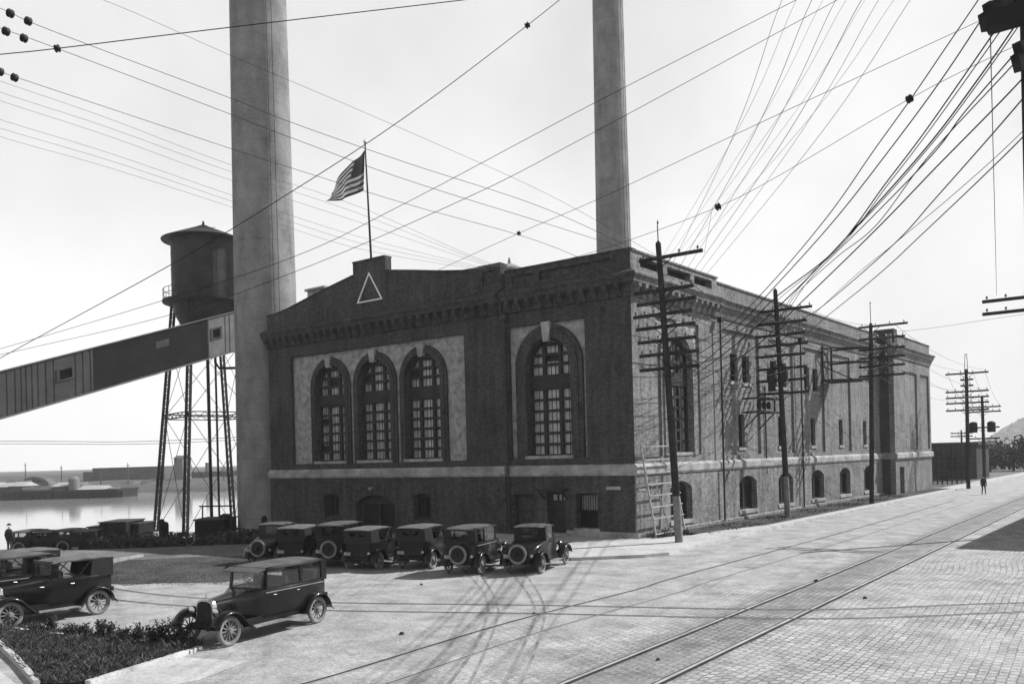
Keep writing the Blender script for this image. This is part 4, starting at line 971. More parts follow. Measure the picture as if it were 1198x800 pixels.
q.beam((-2.8, -2.4, 11.0), (-1.0, -0.3, 9.9), 0.07); q.beam((-2.8, -2.4, 12.4), (-2.8, -0.25, 10.9), 0.06)
q.build('bracket_rack', M_pole, t3)
q = MB()
for k in range(6): q.box((-2.85+0.42*k, -2.7, 9.72), (-2.85+0.42*k+0.38, -0.1, 9.78))
q.build('plank_platform', M_pole, t3)
for i in range(6):
    io = bpy.data.objects.new('insulator', INS_MESH); COL.objects.link(io); io.parent = t3; io.location = (-2.6+0.5*i, -0.25, 11.37)
P4 = Vector((4.94, 59.07, 0.13)); P4T = Vector((5.0, 59.1, 12.25))
t4 = pole('telegraph pole with twin pin frame on top beyond the end of the power house', P4, P4T,
     [(zz(436.5, 573, 432, 12.2), 2.0, 0.0, 4), (zz(444, 573, 432, 12.2), 0.6, 0, 2), (zz(451, 573, 432, 12.2), 0.6, 0, 2)] + [(zz(y, 573, 432, 12.2), 2.0, 0, 6) for y in (458, 465, 471.5, 480)], pale=0.0, r=0.2)
q = MB()
for s in (-0.16, 0.16): q.tube([P4T-P4+Vector((s, 0, -0.3)), P4T-P4+Vector((s*0.5, 0, 1.65))], 0.03, 5)
q.beam(P4T-P4+Vector((-0.12, 0, 1.62)), P4T-P4+Vector((0.12, 0, 1.62)), 0.06); q.build('pin_frame', M_pole, t4)
P5 = at(1152, 567, 104); P5.z = 0.02; P5T = P5 + Vector((-0.05, 0, 10.1))
t5 = pole('short telegraph pole with two transformer cans beyond the walking person', P5, P5T, [(9.0, 1.9, 0, 6), (8.45, 1.9, 0, 6), (6.6, 1.7, 0, 2), (5.3, 1.7, 0, 2)], pale=0.0, r=0.2)
for s in (-1, 1):
    q = MB(); q.lathe([(0.0, 6.0), (0.42, 6.02), (0.45, 6.1), (0.45, 7.1), (0.3, 7.25), (0, 7.3)], (s*0.95, -0.55, 0), 'z', 12); q.build('transformer', M_steel, t5, smooth='auto')
P6 = at(1126, 560, 140); P6.z = 0.0
pole('small far telegraph pole showing above the low shed roof', P6, P6 + Vector((0, 0, 6.9)), [(6.5, 1.6, 0, 4), (6.0, 1.6, 0, 4)], pale=0.0, r=0.16)
PR = Vector((17.4, 10.6, 0.0)); PRT = PR + Vector((0.1, 0, 13.0))
pole('telegraph pole at the right picture edge of which only the two crossarm ends show', PR, PRT, [(12.05, 2.4, -0.3, 6), (11.4, 2.4, -0.3, 6)], pale=0.0, r=0.2, group='telegraph poles across the street')
P0 = at(1208, 300, 15.6); P0.z = 0.0; P0T = P0 + Vector((0.0, 0, 13.6))
t0_ = pole('near telegraph pole with heavy doubled crossarms at the upper right picture edge', P0, P0T, [], pale=0.0, r=0.14, group='telegraph poles across the street', steps=False)
q = MB()
def armpt(px, py, D): return at(px, py, D) - P0
for y0, y1, x0 in ((2, 12, 1154), (14, 34, 1150), (48, 60, 1190), (62, 82, 1189)):
    a = armpt(x0, (y0+y1)/2+2, 15.2); e = armpt(1245, (y0+y1)/2-14, 15.7); q.beam(a, e, 0.16, (y1-y0)/1034*15.4)
q.build('double_crossarm', M_pole, t0_)
q = MB(); a = armpt(1156, 24, 15.0); q.box(a+Vector((-0.02,-0.1,-0.2)), a+Vector((0.6,0.15,0.12))); q.build('cable_box', M_ins, t0_)
PL = at(-120, 640, 21); PL.z = 0.0
pole('telegraph pole off to the left where the insulator strings end', PL, PL + Vector((0, 0, 15.5)), [(14.8, 1.2, 0, 4), (14.2, 1.2, 0, 4), (13.6, 1.2, 0, 4), (12.9, 1.2, 0, 4)], pale=0.0, r=0.17, group='telegraph poles across the street', arm_dir=RIGHT)

# ------------------------------------------------------------------ wires
def wire(px, D0, D1, r0, r1=None, label=None, group=None, m=None, name='overhead_wire', n=10):
    # a wire hangs in one vertical plane between its two ends; mid points set its sag
    r1 = r1 or r0
    a, b = at(*px[0], D0), at(*px[-1], D1); nx_ = Vector((-(b-a).y, (b-a).x, 0)).normalized()
    pts = []
    for p in px:
        r = ray(*p); pts.append(CAM + r*((a-CAM).dot(nx_)/r.dot(nx_)))
    pts[0], pts[-1] = a, b
    if len(pts) > 2: cp = curve_pts([tuple(p) for p in pts], n)
    else: cp = pts
    mb = MB(); L_ = len(cp)-1
    mb.tube(cp, [r0+(r1-r0)*i/L_ for i in range(L_+1)], 5)
    o = mb.build(name, m or M_wire, None, smooth=True)
    tag(o, label, 'wire', group); return cp
LB = ('heavy black cable of the slack bundle rising to the upper right corner', 'heavy cable bundle')
w8 = lambda pts: [(880+0.4753*x, 0.4753*y) for x, y in pts]
def heavy(pts, end, Dend, r=0.020, extra=None):
    wire([(pts[0][0]+30, pts[0][1]-45)] + pts + end, 15.0, Dend, r*0.6, r*0.95, LB[0], LB[1])
heavy(w8([(557,0),(465,135),(390,245),(300,370),(180,540),(40,705)]), [(850, 383), (812, 402)], 44.2, 0.018)
heavy(w8([(580,25),(460,205),(330,380),(200,545),(70,690)]), [(860, 384), (813, 417)], 44.2, 0.020)
heavy(w8([(606,65),(430,318),(330,450),(200,620),(60,730)]), [(870, 384), (811, 434)], 44.2, 0.022)
heavy(w8([(616,70),(436,322),(334,455),(204,620),(64,738)]), [(903, 366)], 58.4, 0.018)
heavy(w8([(650,60),(560,190),(440,350),(300,510),(180,640),(80,740)]), [(862, 402), (812, 440)], 44.2, 0.024)
heavy(w8([(655,66),(566,192),(446,350),(310,505),(190,630),(92,738)]), [(912, 379)], 58.4, 0.018)
heavy(w8([(669,105),(520,280),(440,385),(290,540),(140,690)]), [(922, 364)], 58.4, 0.022)
heavy(w8([(669,130),(430,390),(300,560),(200,640),(100,735)]), [(915, 380)], 58.4, 0.020)
heavy(w8([(669,190),(450,415),(300,570),(120,745)]), [(880, 408), (818, 446)], 44.2, 0.022)
heavy(w8([(669,240),(450,490),(350,600),(220,715),(150,770)]), [(925, 380)], 58.4, 0.022)
heavy(w8([(669,320),(500,475),(350,600),(230,700)]), [(926, 393)], 58.4, 0.011)
heavy(w8([(669,335),(420,575),(300,685),(170,790)]), [(926, 406)], 58.4, 0.019)
LF = ('thin pale wire of the fan rising steeply above the right part of the roof', 'fan of thin wires')
for i, (xt, w_) in enumerate(((915, 1), (932, 0.7), (950, 1.1), (963, 0.6), (978, 1.0), (990, 0.7), (1008, 1.2), (1012, 0.6), (1028, 0.9), (1046, 0.7), (1065, 1))):
    f = i/10; xb, yb = 770 + 44*f, 303 - 10*f if i % 2 else 342 - 6*f
    mid = ((xt+xb)/2 + 8, yb/2 - 4 + 9)
    wire([(xt+52, -80), (xt, 0), mid, (xb, yb)], 14.0, 44.1, 0.0034*w_, 0.0085*w_, LF[0], LF[1], M_thin)
LS = 'long span wire crossing the sky from lower left to upper right'
wire([(-220, 540), (0, 419), (196, 312), (340, 225), (470, 140), (617, 30), (740, -70)], 60, 14, 0.016, 0.0045, 'span wire with one insulator passing left of the flag', 'span wires', M_wire)
wire([(-220, 470), (0, 408), (189, 352), (345, 300), (470, 240), (693, 122), (932, 0), (1050, -62)], 62, 15, 0.013, 0.004, 'upper of two span wires passing below the flag', 'span wires')
wire([(-220, 465), (0, 415), (189, 371), (345, 318), (545, 232), (693, 156), (980, 0), (1090, -62)], 62, 15, 0.013, 0.004, 'lower of two span wires passing below the flag', 'span wires')
wire([(500, 322), (607, 273), (693, 236), (900, 139), (1152, 22)], 56, 15.2, 0.013, 0.005, 'span wire from the front parapet to the near pole, with one insulator', 'span wires')
wire([(652, 306), (690, 296), (768, 270), (840, 242), (900, 212), (1064, 116), (1196, 50)], 50, 15.4, 0.012, 0.005, 'span wire with two insulators above the street corner of the roof', 'span wires')
wire([(824, 296), (833, 246)], 48.5, 47.5, 0.009, 0.009, 'short drop wire between roof edge and span wire insulator', None, M_thin)
wire([(-110, 76), (0, 64), (67, 57), (272, 32), (545, 0), (760, -26)], 21, 30, 0.012, 0.015, 'nearly level wire across the top left of the sky', None)
LL = ('wire running down from the insulator strings at upper left over the tall chimney', 'wires from the left pole')
for k, (pts, rr) in enumerate((([(-120, -35), (0, 10), (60, 36), (272, 116), (345, 145), (480, 192), (640, 245), (765, 303)], 0.012),
    ([(-120, -12), (0, 33), (67, 57), (270, 134), (345, 163), (480, 212), (640, 262), (770, 303)], 0.012),
    ([(-120, 45), (0, 84), (32, 95), (270, 174), (345, 198), (480, 240), (640, 286), (760, 340)], 0.011),
    ([(-60, -60), (120, 0), (272, 66), (480, 155), (650, 232), (775, 303)], 0.008))):
    wire(pts, 21, 44, rr*0.55, rr, LL[0], LL[1], M_wire)
for k, (y0, y1) in enumerate(((95, 193), (108, 201), (118, 211), (140, 228), (150, 235), (160, 242))):
    wire([(-120, y0-42), (0, y0), (130, (y0+y1)/2-4), (270, y1), (420, y1+49), (560, 303-k*0.5+(y1-193)*0.3), (600-k*7, 314)], 21, 53, 0.0045, 0.009, 'thin wire sinking from the left edge towards the front parapet', 'thin wires from the left pole', M_thin)
for y, d in ((516, 120), (519, 122)):
    wire([(-250, y+2), (0, y), (150, y+0.5), (285, y-5)], d, 75, 0.03, 0.022, 'distant level wire low over the river', 'wires low over the river', M_thin)
def insul(px, py, D, label, s=1.0, ang=-0.4):
    p = MB(); d = RIGHT*math.cos(ang) + UP*math.sin(ang)
    m_ = Matrix.Translation(at(px, py, D)); 
    p.lathe([(0.0, -0.08), (0.03, -0.07), (0.085, -0.045), (0.09, -0.03), (0.06, -0.01), (0.06, 0.01), (0.09, 0.03), (0.085, 0.045), (0.03, 0.07), (0.0, 0.08)], (0,0,0), 'x', 10)
    o = p.build('strain_insulator', M_ins, None, smooth=True); o.scale = (s*0.72, s*0.72, s*0.72); o.location = at(px, py, D)
    o.rotation_euler = d.to_track_quat('X', 'Z').to_euler(); tag(o, label, 'insulator', 'strain insulators on the wires')
for px, py, D, lab, s, a in ((12, 16, 22.5, 'dark insulator, left one of the uppermost string at top left', 1.7, -0.4), (33, 25, 23, 'dark insulator, right one of the uppermost string at top left', 1.7, -0.4), (7, 37, 22.5, 'dark insulator, leftmost of the middle string at top left', 1.7, -0.4), (28, 45, 23, 'dark insulator, second from left in the middle string', 1.7, -0.4),
    (67, 57, 23.4, 'dark insulator where the level wire meets the middle string', 1.6, 0.1), (0, 84, 22.2, 'dark insulator of the lowest string, cut by the left edge', 1.6, -0.4), (17, 91, 22.5, 'dark insulator of the lowest string, whole in the picture', 1.6, -0.4),
    (617, 30, 16.4, 'small insulator on the span wire at top middle', 0.9, 0.6), (607, 273, 42.2, 'insulator on the wire just above the front parapet', 1.8, 0.45), (840, 242, 29.0, 'insulator on the wire above the street corner roof', 1.9, 0.4), (1064, 116, 17.9, 'insulator on the wire among the heavy cables', 1.3, 0.5)):
    insul(px, py, D, lab, s, a)
# pole to pole lines along the street
def span(a, b, sag, r, label, group, m=None):
    a, b = Vector(a), Vector(b); mb = MB()
    mb.tube([a.lerp(b, t) - UP*(sag*4*t*(1-t)) for t in [k/8 for k in range(9)]], r, 5); tag(mb.build('overhead_wire', m or M_wire, None, smooth=True), label, 'wire', group)
for z1, z2, xs_ in ((12.7, 12.95, (-1.4, -0.6, 0.7, 1.5)), (11.5, 12.15, (-1.3, 0.9)), (10.15, 10.75, (-1.5, -0.7, 1.3)), (8.75, 9.9, (-1.2, 1.4))):
    for x in xs_: span((P1.x-0.45+x, -1.4, z1+0.2), (P2.x-0.3+x, 16.2, z2+0.2), 0.7+0.3*math.sin(9*x), 0.016, 'dark line wire between the first two street poles', 'line wires between first and second pole')
for z1, z2, xs_ in ((13.75, 14.0, (-0.6, 1.6)), (12.95, 13.05, (-1.2, 1.4)), (11.4, 12.2, (-1.3, 1.4)), (9.9, 11.0, (-1.4, 1.3))):
    for x in xs_: span((P2.x-0.3+x, 16.2, z1+0.2), (P3.x+0.2+x+0.5, 32.0, z2+0.2), 0.6, 0.013, 'dark line wire between the second and third street poles', 'line wires between second and third pole')
for z1, z2, xs_ in ((14.0, 12.0, (-0.4, 1.8)), (12.2, 10.0, (-0.8, 2.0)), (11.0, 8.9, (-0.9, 2.0))):
    for x in xs_: span((P3.x+0.2+x, 32.0, z1+0.2), (P4.x+x*0.9, 59, z2+0.2), 0.7, 0.013, 'line wire between the third pole and the pole past the building', 'line wires beyond the third pole', M_thin)
for x in (-1.7, -0.6, 0.7, 1.8): span((P4.x+x, 59, 12.0), (P5.x+x, P5.y, 9.2), 0.5, 0.012, 'line wire running on from the pole past the building', 'far line wires', M_thin)
for x in (-1.9, 0.8): span((PR.x+x, PR.y, 12.3), (P0.x+x*0.3, P0.y, 12.0), 0.6, 0.010, 'line wire at the right edge between the poles across the street', 'line wires across the street', M_thin)
wire([(1000, 392), (1080, 385), (1168, 372), (1240, 362)], 70, 46, 0.012, 0.010, 'thin wire crossing level from the projecting block to the right edge', None, M_thin)
for dz in (0.0, 0.5, 1.1, 1.8):
    span((P1.x-0.3, -1.35, 9.2+dz*0.7), (0.12, 9.2, 8.3+dz), 0.5, 0.014, 'service cable from the first pole to the side wall', 'service cables to the side wall')
    span((P2.x-0.2, 16.3, 9.6+dz*0.6), (0.12, 10.7, 8.0+dz), 0.4, 0.014, 'service cable from the second pole to the side wall', 'service cables to the side wall')
# wall rack under the second pole
rk = thing('wall_rack', 'dark steel cable rack bracketed to the side wall left of the second pole', 'cable rack', (0.0, 14.2, 6.9))
q = MB()
for z in (0.2, 1.1): q.beam((0.05, 0, z), (1.3, 0, z), 0.09, 0.12); q.beam((0.05, 2.6, z), (1.3, 2.6, z), 0.09, 0.12); q.beam((1.25, -0.5, z), (1.25, 3.2, z), 0.1, 0.14)
q.build('rack_frame', M_pole, rk)
for y in (0.05, 2.55): q = MB(); q.beam((0.05, y, -0.9), (1.2, y, 0.2), 0.07); q.beam((1.2, y, 0.2), (1.2, y, 1.15), 0.09); q.build('brace', M_pole, rk)
for y in (0.4, 1.2, 2.0):
    q = MB(); q.lathe([(0.0, -0.35), (0.14, -0.3), (0.16, 0.0), (0.1, 0.15), (0, 0.2)], (1.0, y, 0.75), 'z', 10); q.build('cable_pot', M_ins, rk, smooth='auto')
q = MB(); q.tube([(0.06, 0, 7.0), (0.06, 0, 13.0)], 0.05, 6); 
o = q.build('conduit', M_steel, None); o.location = (0.02, 17.9, -6.0+2.0); tag(o, 'long dark conduit running up the side wall beside the second pole', 'conduit')

# ------------------------------------------------------------------ coal gallery
g0 = Vector((-47.63, -11.85, 8.55)); g1 = Vector((-45.03, 7.1, 14.9)); gd = g1 - g0
GA = thing('coal_gallery', 'enclosed plank conveyor gallery sloping up from the lower left to behind the tall chimney', 'conveyor gallery', (0, 0, 0))
gn = Vector((gd.y, -gd.x, 0)).normalized(); GWD = 2.7; GHT = 3.4
def gpt(t, u, w_): return g0 + gd*t + UP*u + gn*w_              # t along, u up, w outwards to the yard
def gsec(t0, t1, w0, w1, u0, u1, b): b.hull([gpt(t0, u0, w0), gpt(t1, u0, w0), gpt(t1, u0, w1), gpt(t0, u0, w1)], [gpt(t0, u1, w0), gpt(t1, u1, w0), gpt(t1, u1, w1), gpt(t0, u1, w1)])
tw = [(0.215, 0.27), (0.885, 0.925)]
for (ta, tb, m_, nm) in ((-1.1, 0.352, M_wood, 'plank_wall'), (0.352, 0.862, M_wooddark, 'tarred_wall'), (0.862, 1.32, M_woodlt, 'sheet_wall')):
    b = MB()
    hl = [rect(a, c, 1.55, 2.35) for a, c in tw if ta < a < tb]
    b.prism(rect(ta, tb, 0, GHT), hl, lambda u, v, w_: gpt(u, v, w_), -0.08, 0.0)
    gsec(ta, tb, -GWD, -GWD+0.08, 0, GHT, b); gsec(ta, tb, -GWD+0.08, -0.08, -0.04, 0.04, b)
    b.build(nm, m_, GA)
b = MB(); gsec(-1.1, 1.32, -GWD-0.12, 0.10, GHT, GHT+0.1, b); gsec(-1.1, 1.32, -0.02, 0.06, -0.18, -0.04, b); b.build('roof', M_woodlt, GA)
b = MB(); rnb = random.Random(4)
k = -1.09
while k < 1.3:
    if 0.352 < k < 0.86: k = 0.866; b.build('battens', M_wood, GA); b = MB()
    if not any(a_-0.012 < k < c_2+0.008 for a_, c_2 in tw): gsec(k, k+rnb.choice((0.0015, 0.002, 0.004)), 0.0, 0.04, 0.02, GHT-0.02, b)
    k += rnb.choice((0.018, 0.022, 0.03, 0.036))
b.build('battens', M_woodlt, GA)
for a, c in tw:
    b = MB(); b.prism(rect(a-0.008, c+0.008, 1.42, 2.48), [rect(a+0.003, c-0.003, 1.58, 2.32)], lambda u, v, w_: gpt(u, v, w_), 0.0, 0.06); fo = b.build('window', M_wood, GA)
    b = MB(); b.prism(rect(a, c, 1.55, 2.35), [], lambda u, v, w_: gpt(u, v, w_), -0.3, -0.25); b.build('pane', M_void, fo)
b = MB(); gsec(0.62, 0.68, 0.003, 0.03, 2.0, 2.6, b); b.build('patch_board', M_wood, GA)
for t_ in (-0.75, 1.22):
    b = MB()
    for w_ in (0.0, -GWD):
        p_ = gpt(t_, -0.05, w_); b.beam(p_, (p_.x, p_.y-0.4, gz(p_.x, p_.y)-0.3), 0.3)
        b.beam(p_ - UP*3, gpt(t_, -0.05, -GWD-w_) - UP*0.6, 0.15)
    b.build('trestle', M_steel, GA)

# ------------------------------------------------------------------ water tower
TD = 92.0; tcx = at(239.5, 330, TD); tb_ = Vector((tcx.x, tcx.y, gz(tcx.x, tcx.y)))
WT = thing('water_tower', 'dark steel water tank with conical roof and railed balcony on lattice legs behind the gallery', 'water tower', tb_)
zE = at(234, 281, TD).z - tb_.z; zR = at(234, 262, TD).z - tb_.z; zB = at(234, 353, TD).z - tb_.z; zF = at(234, 380, TD).z - tb_.z
b = MB(); b.lathe([(0.35, zF-1.3), (1.2, zF-1.1), (2.4, zF-0.2), (3.0, zF+0.9), (3.27, zB-0.1), (3.27, zE)], (0,0,0), 'z', 40); b.build('tank', M_tank, WT, smooth='auto')
b = MB(); b.lathe([(4.15, zE-0.22), (4.2, zE-0.1), (3.1, zE+0.36), (2.0, zE+0.8), (1.0, zE+1.2), (0.3, zE+1.52), (0.0, zE+1.6)], (0,0,0), 'z', 40); b.build('roof', M_tank, WT, smooth='auto')
b = MB(); b.lathe([(0.16, 0), (0.12, 0.2), (0.1, 0.4), (0, 0.5)], (0, 0, zE+1.5), 'z', 10); b.build('finial', M_steel, WT)
for k in range(4):
    b = MB(); a = 0.4 + k*0.5; b.lathe([(3.275, zB+1.55+k*1.6), (3.29, zB+1.56+k*1.6), (3.29, zB+1.64+k*1.6), (3.275, zB+1.65+k*1.6)], (0,0,0), 'z', 40, cap=False); b.build('plate_seam', M_tank, WT)
b = MB(); b.lathe([(3.25, zB-0.5), (4.15, zB-0.28), (4.2, zB-0.2), (4.2, zB), (3.25, zB)], (0,0,0), 'z', 40, cap=False); b.build('balcony', M_steel, WT)
b = MB()
for h in (0.55, 1.1): b.tube([(4.1*math.cos(2*math.pi*k/40), 4.1*math.sin(2*math.pi*k/40), zB+h) for k in range(41)], 0.035, 5)
for k in range(20): a = 2*math.pi*k/20; b.tube([(4.1*math.cos(a), 4.1*math.sin(a), zB), (4.1*math.cos(a), 4.1*math.sin(a), zB+1.1)], 0.03, 5)
b.build('railing', M_steel, WT)
b = MB(); d_ = -FWD*3.55 + RIGHT*2.55; d_ = d_.normalized()*3.4
for s in (-0.22, 0.22): b.tube([(d_.x+s*RIGHT.x, d_.y+s*RIGHT.y, zB), (d_.x+s*RIGHT.x, d_.y+s*RIGHT.y, zE)], 0.035, 4)
for k in range(20): z = zB+0.3+k*0.35; b.tube([(d_.x-0.22*RIGHT.x, d_.y-0.22*RIGHT.y, z), (d_.x+0.22*RIGHT.x, d_.y+0.22*RIGHT.y, z)], 0.025, 4)
b.build('ladder', M_steel, WT)
b = MB(); q_ = (RIGHT*0.8 - FWD*3.22); b.hull([q_+Vector((0,0,zB+0.1))+RIGHT*s*0.35-FWD*e for s, e in ((-1,0),(1,0),(1,0.1),(-1,0.1))], [q_+Vector((0,0,zB+1.6))+RIGHT*s*0.35-FWD*e for s, e in ((-1,0),(1,0),(1,0.1),(-1,0.1))]); b.build('hatch', M_steel, WT)
leg_dirs = [(-0.997, 0.08), (-0.08, -0.997), (0.997, -0.08), (0.08, 0.997)]
def legp(i, z, zt):
    f = z/zt; rr = 6.0*(1-f) + 3.45*f; a = leg_dirs[i]; return RIGHT*(a[0]*rr) + FWD*(a[1]*rr) + UP*z
zt = zB - 0.3
for i in range(4):
    b = MB(); p0_, p1_ = legp(i, -0.3, zt), legp(i, zt, zt)
    s1 = RIGHT*0.2; s2 = FWD*0.2
    for u_, v_ in ((1,1),(1,-1),(-1,1),(-1,-1)): b.beam(p0_+s1*u_+s2*v_, p1_+s1*u_*0.9+s2*v_*0.9, 0.11)
    nL = 34
    for k in range(nL):
        za, zb_ = zt*k/nL, zt*(k+1)/nL; pa, pb = legp(i, za, zt), legp(i, zb_, zt)
        sg = 1 if k % 2 else -1
        b.beam(pa+s1*sg+s2, pb-s1*sg+s2, 0.05); b.beam(pa+s1*sg-s2, pb-s1*sg-s2, 0.05); b.beam(pa+s1+s2*sg, pb+s1-s2*sg, 0.05)
    b.build('leg', M_steel, WT)
    b = MB(); pf = legp(i, 0, zt); b.hull([pf+Vector((x*0.7, y*0.7, -0.5)) for x, y in ((-1,-1),(1,-1),(1,1),(-1,1))], [pf+Vector((x*0.45, y*0.45, 0.35)) for x, y in ((-1,-1),(1,-1),(1,1),(-1,1))]); b.build('leg_footing', M_conc, WT)
zg1, zg2 = at(220, 487, TD).z - tb_.z, zt*0.98
for z in (zg1, zg1*1.62):
    for i in range(4):
        b = MB(); p_, q_ = legp(i, z, zt), legp((i+1) % 4, z, zt); b.beam(p_+UP*0.25, q_+UP*0.25, 0.1); b.beam(p_-UP*0.25, q_-UP*0.25, 0.1)
        for k in range(12): b.beam(p_.lerp(q_, k/12)+UP*(0.25 if k % 2 else -0.25), p_.lerp(q_, (k+1)/12)+UP*(-0.25 if k % 2 else 0.25), 0.05)
        b.build('girt', M_steel, WT)
for i in range(4):
    j = (i+1) % 4
    for z0_, z1_ in ((0.3, zg1), (zg1, zg1*1.62), (zg1*1.62, zt)):
        for a_, c_ in ((i, j), (j, i)):
            b = MB(); b.tube([legp(a_, z0_, zt), legp(c_, z1_, zt)], 0.03, 4); b.build('tie_rod', M_steel, WT)
for lat, r_, ztop, nm in ((0.1, 0.17, zF-0.9, 'riser_pipe'), (0.9, 0.11, zF-2.2, 'riser_pipe')):
    b = MB(); b.tube([RIGHT*lat - UP*0.5, RIGHT*lat + UP*ztop], r_, 8); b.build(nm, M_steel, WT, smooth=True)
b = MB(); z = at(250, 431, TD).z - tb_.z; b.tube([RIGHT*0.9 + UP*(zF-2.2), RIGHT*0.9+UP*(z+0.6), RIGHT*1.3+UP*z, RIGHT*5+UP*z], 0.14, 8); b.build('cross_pipe', M_steel, WT, smooth=True)

# pump house tank and pipes at the tower foot, sheds, fence, undergrowth by the water
def groundz(p): return gz(p.x, p.y)
def hut(name, label, cat, pxl, pxr, ytop, D, depth, roofp=True, z0=None, door=False, group=None, slope=0.0):
    a, c = at(pxl, ytop, D), at(pxr, ytop, D); zt_ = (a.z+c.z)/2; mid = (a+c)/2; base = groundz(mid) if z0 is None else z0
    t = thing(name, label, cat, (mid.x, mid.y, base), 0, group)
    wd = (c-a).length/2; H_ = zt_-base
    def P(u, d, z): return RIGHT*u + FWD*d + UP*z
    b = MB(); b.hull([P(-wd, 0, -0.4), P(wd, 0, -0.4), P(wd, depth, -0.4), P(-wd, depth, -0.4)], [P(-wd, 0, H_), P(wd, 0, H_), P(wd, depth, H_-slope), P(-wd, depth, H_-slope)]); b.build('wall', M_shed, t)
    if roofp: b = MB(); b.hull([P(-wd-0.1, -0.15, H_), P(wd+0.1, -0.15, H_), P(wd+0.1, depth+0.1, H_-slope), P(-wd-0.1, depth+0.1, H_-slope)], [P(-wd-0.1, -0.15, H_+0.1), P(wd+0.1, -0.15, H_+0.1), P(wd+0.1, depth+0.1, H_-slope+0.1), P(-wd-0.1, depth+0.1, H_-slope+0.1)]); b.build('roof', M_roofing, t)
    b = MB()
    n_ = int(wd*2/0.3)
    for k in range(n_+1): u = -wd+2*wd*k/n_; b.beam(P(u, -0.01, 0), P(u, -0.01, H_-0.05), 0.03, 0.03)
    b.build('battens', M_shed, t)
    if door: b = MB(); b.hull([P(-0.45, -0.06, 0), P(0.45, -0.06, 0), P(0.45, -0.01, 0), P(-0.45, -0.01, 0)], [P(-0.45, -0.06, 1.9), P(0.45, -0.06, 1.9), P(0.45, -0.01, 1.9), P(-0.45, -0.01, 1.9)]); b.build('door', M_void, t)
    return t
hut('shed', 'low black shed, left one of the three joined before the river', 'shed', 103, 117, 617, 72, 3, door=False)
hut('shed', 'widest and tallest black shed of the three joined before the river', 'shed', 116.5, 147, 611.5, 71, 3.5, door=True)
hut('shed', 'narrow black shed, right one of the three joined before the river', 'shed', 147.5, 162, 613.5, 72, 3)
tk = hut('pump_hut', 'black square pump hut with pipes under the water tower', 'hut', 228, 262, 608.5, 66, 3)
b = MB()
def Q(px, py, D=66.5): return at(px, py, D) - tk.location
b.tube([Q(237, 608), Q(237, 591)], 0.06, 6); b.tube([Q(233, 592), Q(274, 591.5)], 0.06, 6); b.tube([Q(262, 603), Q(268, 603), Q(271, 607), Q(272, 640)], 0.16, 8); b.tube([Q(257, 640), Q(259, 602), Q(262, 602)], 0.13, 8)
b.build('pipes', M_steel, tk)
fn = thing('wire_fence', 'thin wire fence with slim posts along the river bank left of the sheds', 'fence', cc(-38, 73, 0))
fo_ = fn.location.copy(); b = MB()
for k in range(13):
    p_ = at(58+12*k, 640, 73); p_.z = groundz(p_); pb_ = p_ - fo_; q = MB(); q.tube([pb_-UP*0.4, pb_+UP*1.75], 0.05, 5); q.build('post', M_steel, fn)
for h in (0.5, 0.9, 1.3, 1.65):
    pts = []
    for k in range(13): p_ = at(58+12*k, 640, 73); p_.z = groundz(p_)+h; pts.append(p_-fo_)
    b.tube(pts, 0.014, 4)
b.build('fence_wire', M_steel, fn)
for px, h, lab in ((190, 3.0, 'dark thick post standing between the sheds and the tower legs, left of two'), (194.5, 2.8, 'dark thick post standing between the sheds and the tower legs, right of two'), (310, 2.4, 'dark square post at the foot of the tall chimney')):
    p_ = at(px, 640, 60 if px < 250 else 58); p_.z = groundz(p_); q = MB(); q.beam((0, 0, -0.4), (0, 0, h), 0.28); q.lathe([(0.2, h), (0.2, h+0.06), (0, h+0.16)], (0,0,0), 'z', 4); o = q.build('bollard_post', M_shed); o.location = p_; tag(o, lab, 'post')
cf = thing('pipe_fence', 'low pipe and wire fence round the foot of the tall chimney', 'fence', at(292, 645, 59)); cfl = cf.location.copy(); cf.location.z = 0; cfl.z = 0
for k in range(9):
    p_ = at(262+9*k, 640, 59); p_.z = groundz(p_); q = MB(); q.tube([p_-cfl-UP*0.3, p_-cfl+UP*1.9], 0.04, 5); q.build('post', M_steel, cf)
q = MB()
for h in (0.7, 1.3, 1.85):
    pts = []
    for k in range(9): p_ = at(262+9*k, 640, 59); p_.z = groundz(p_)+h; pts.append(p_-cfl)
    q.tube(pts, 0.03, 4)
q.build('rails', M_steel, cf)

# ------------------------------------------------------------------ foliage helpers
def leaves(b, c, rad, n, size, mi=0, squash=1.0, rnd=random, shell=0.5):
    for _ in range(n):
        d = Vector((rnd.gauss(0,1), rnd.gauss(0,1), rnd.gauss(0,1))).normalized(); rr = (shell + (1-shell)*rnd.random())**0.8
        p = Vector(c) + Vector((d.x*rad[0], d.y*rad[1], d.z*rad[2]))*rr
        a = Vector((rnd.gauss(0,1), rnd.gauss(0,1), rnd.gauss(0,1))).normalized(); e = a.cross(d)
        if e.length < 0.1: continue
        e.normalize(); f = e.cross(a) if rnd.random() < .5 else a
        s = size*rnd.uniform(0.6, 1.4)
        b.face([p-e*s*0.5, p+f*s*0.35, p+e*s*0.5, p-f*s*0.35], mi)
rn = random.Random(11)
b = MB()
for k in range(230):
    px = rn.uniform(118, 330); D = rn.uniform(52, 66); p_ = at(px, 645, D); p_.z = groundz(p_)
    leaves(b, p_+UP*0.4, (1.4, 1.4, 0.6), 80, 0.26, rnd=rn, shell=0.2)
tag(b.build('undergrowth', M_leaf), kind='stuff')
b = MB()
for k in range(20):
    px = rn.uniform(58, 112); p_ = at(px, 640, 74); p_.z = groundz(p_)
    leaves(b, p_+UP*rn.uniform(0.6, 1.5), (0.7, 0.5, 0.6), 40, 0.22, rnd=rn, shell=0.1)
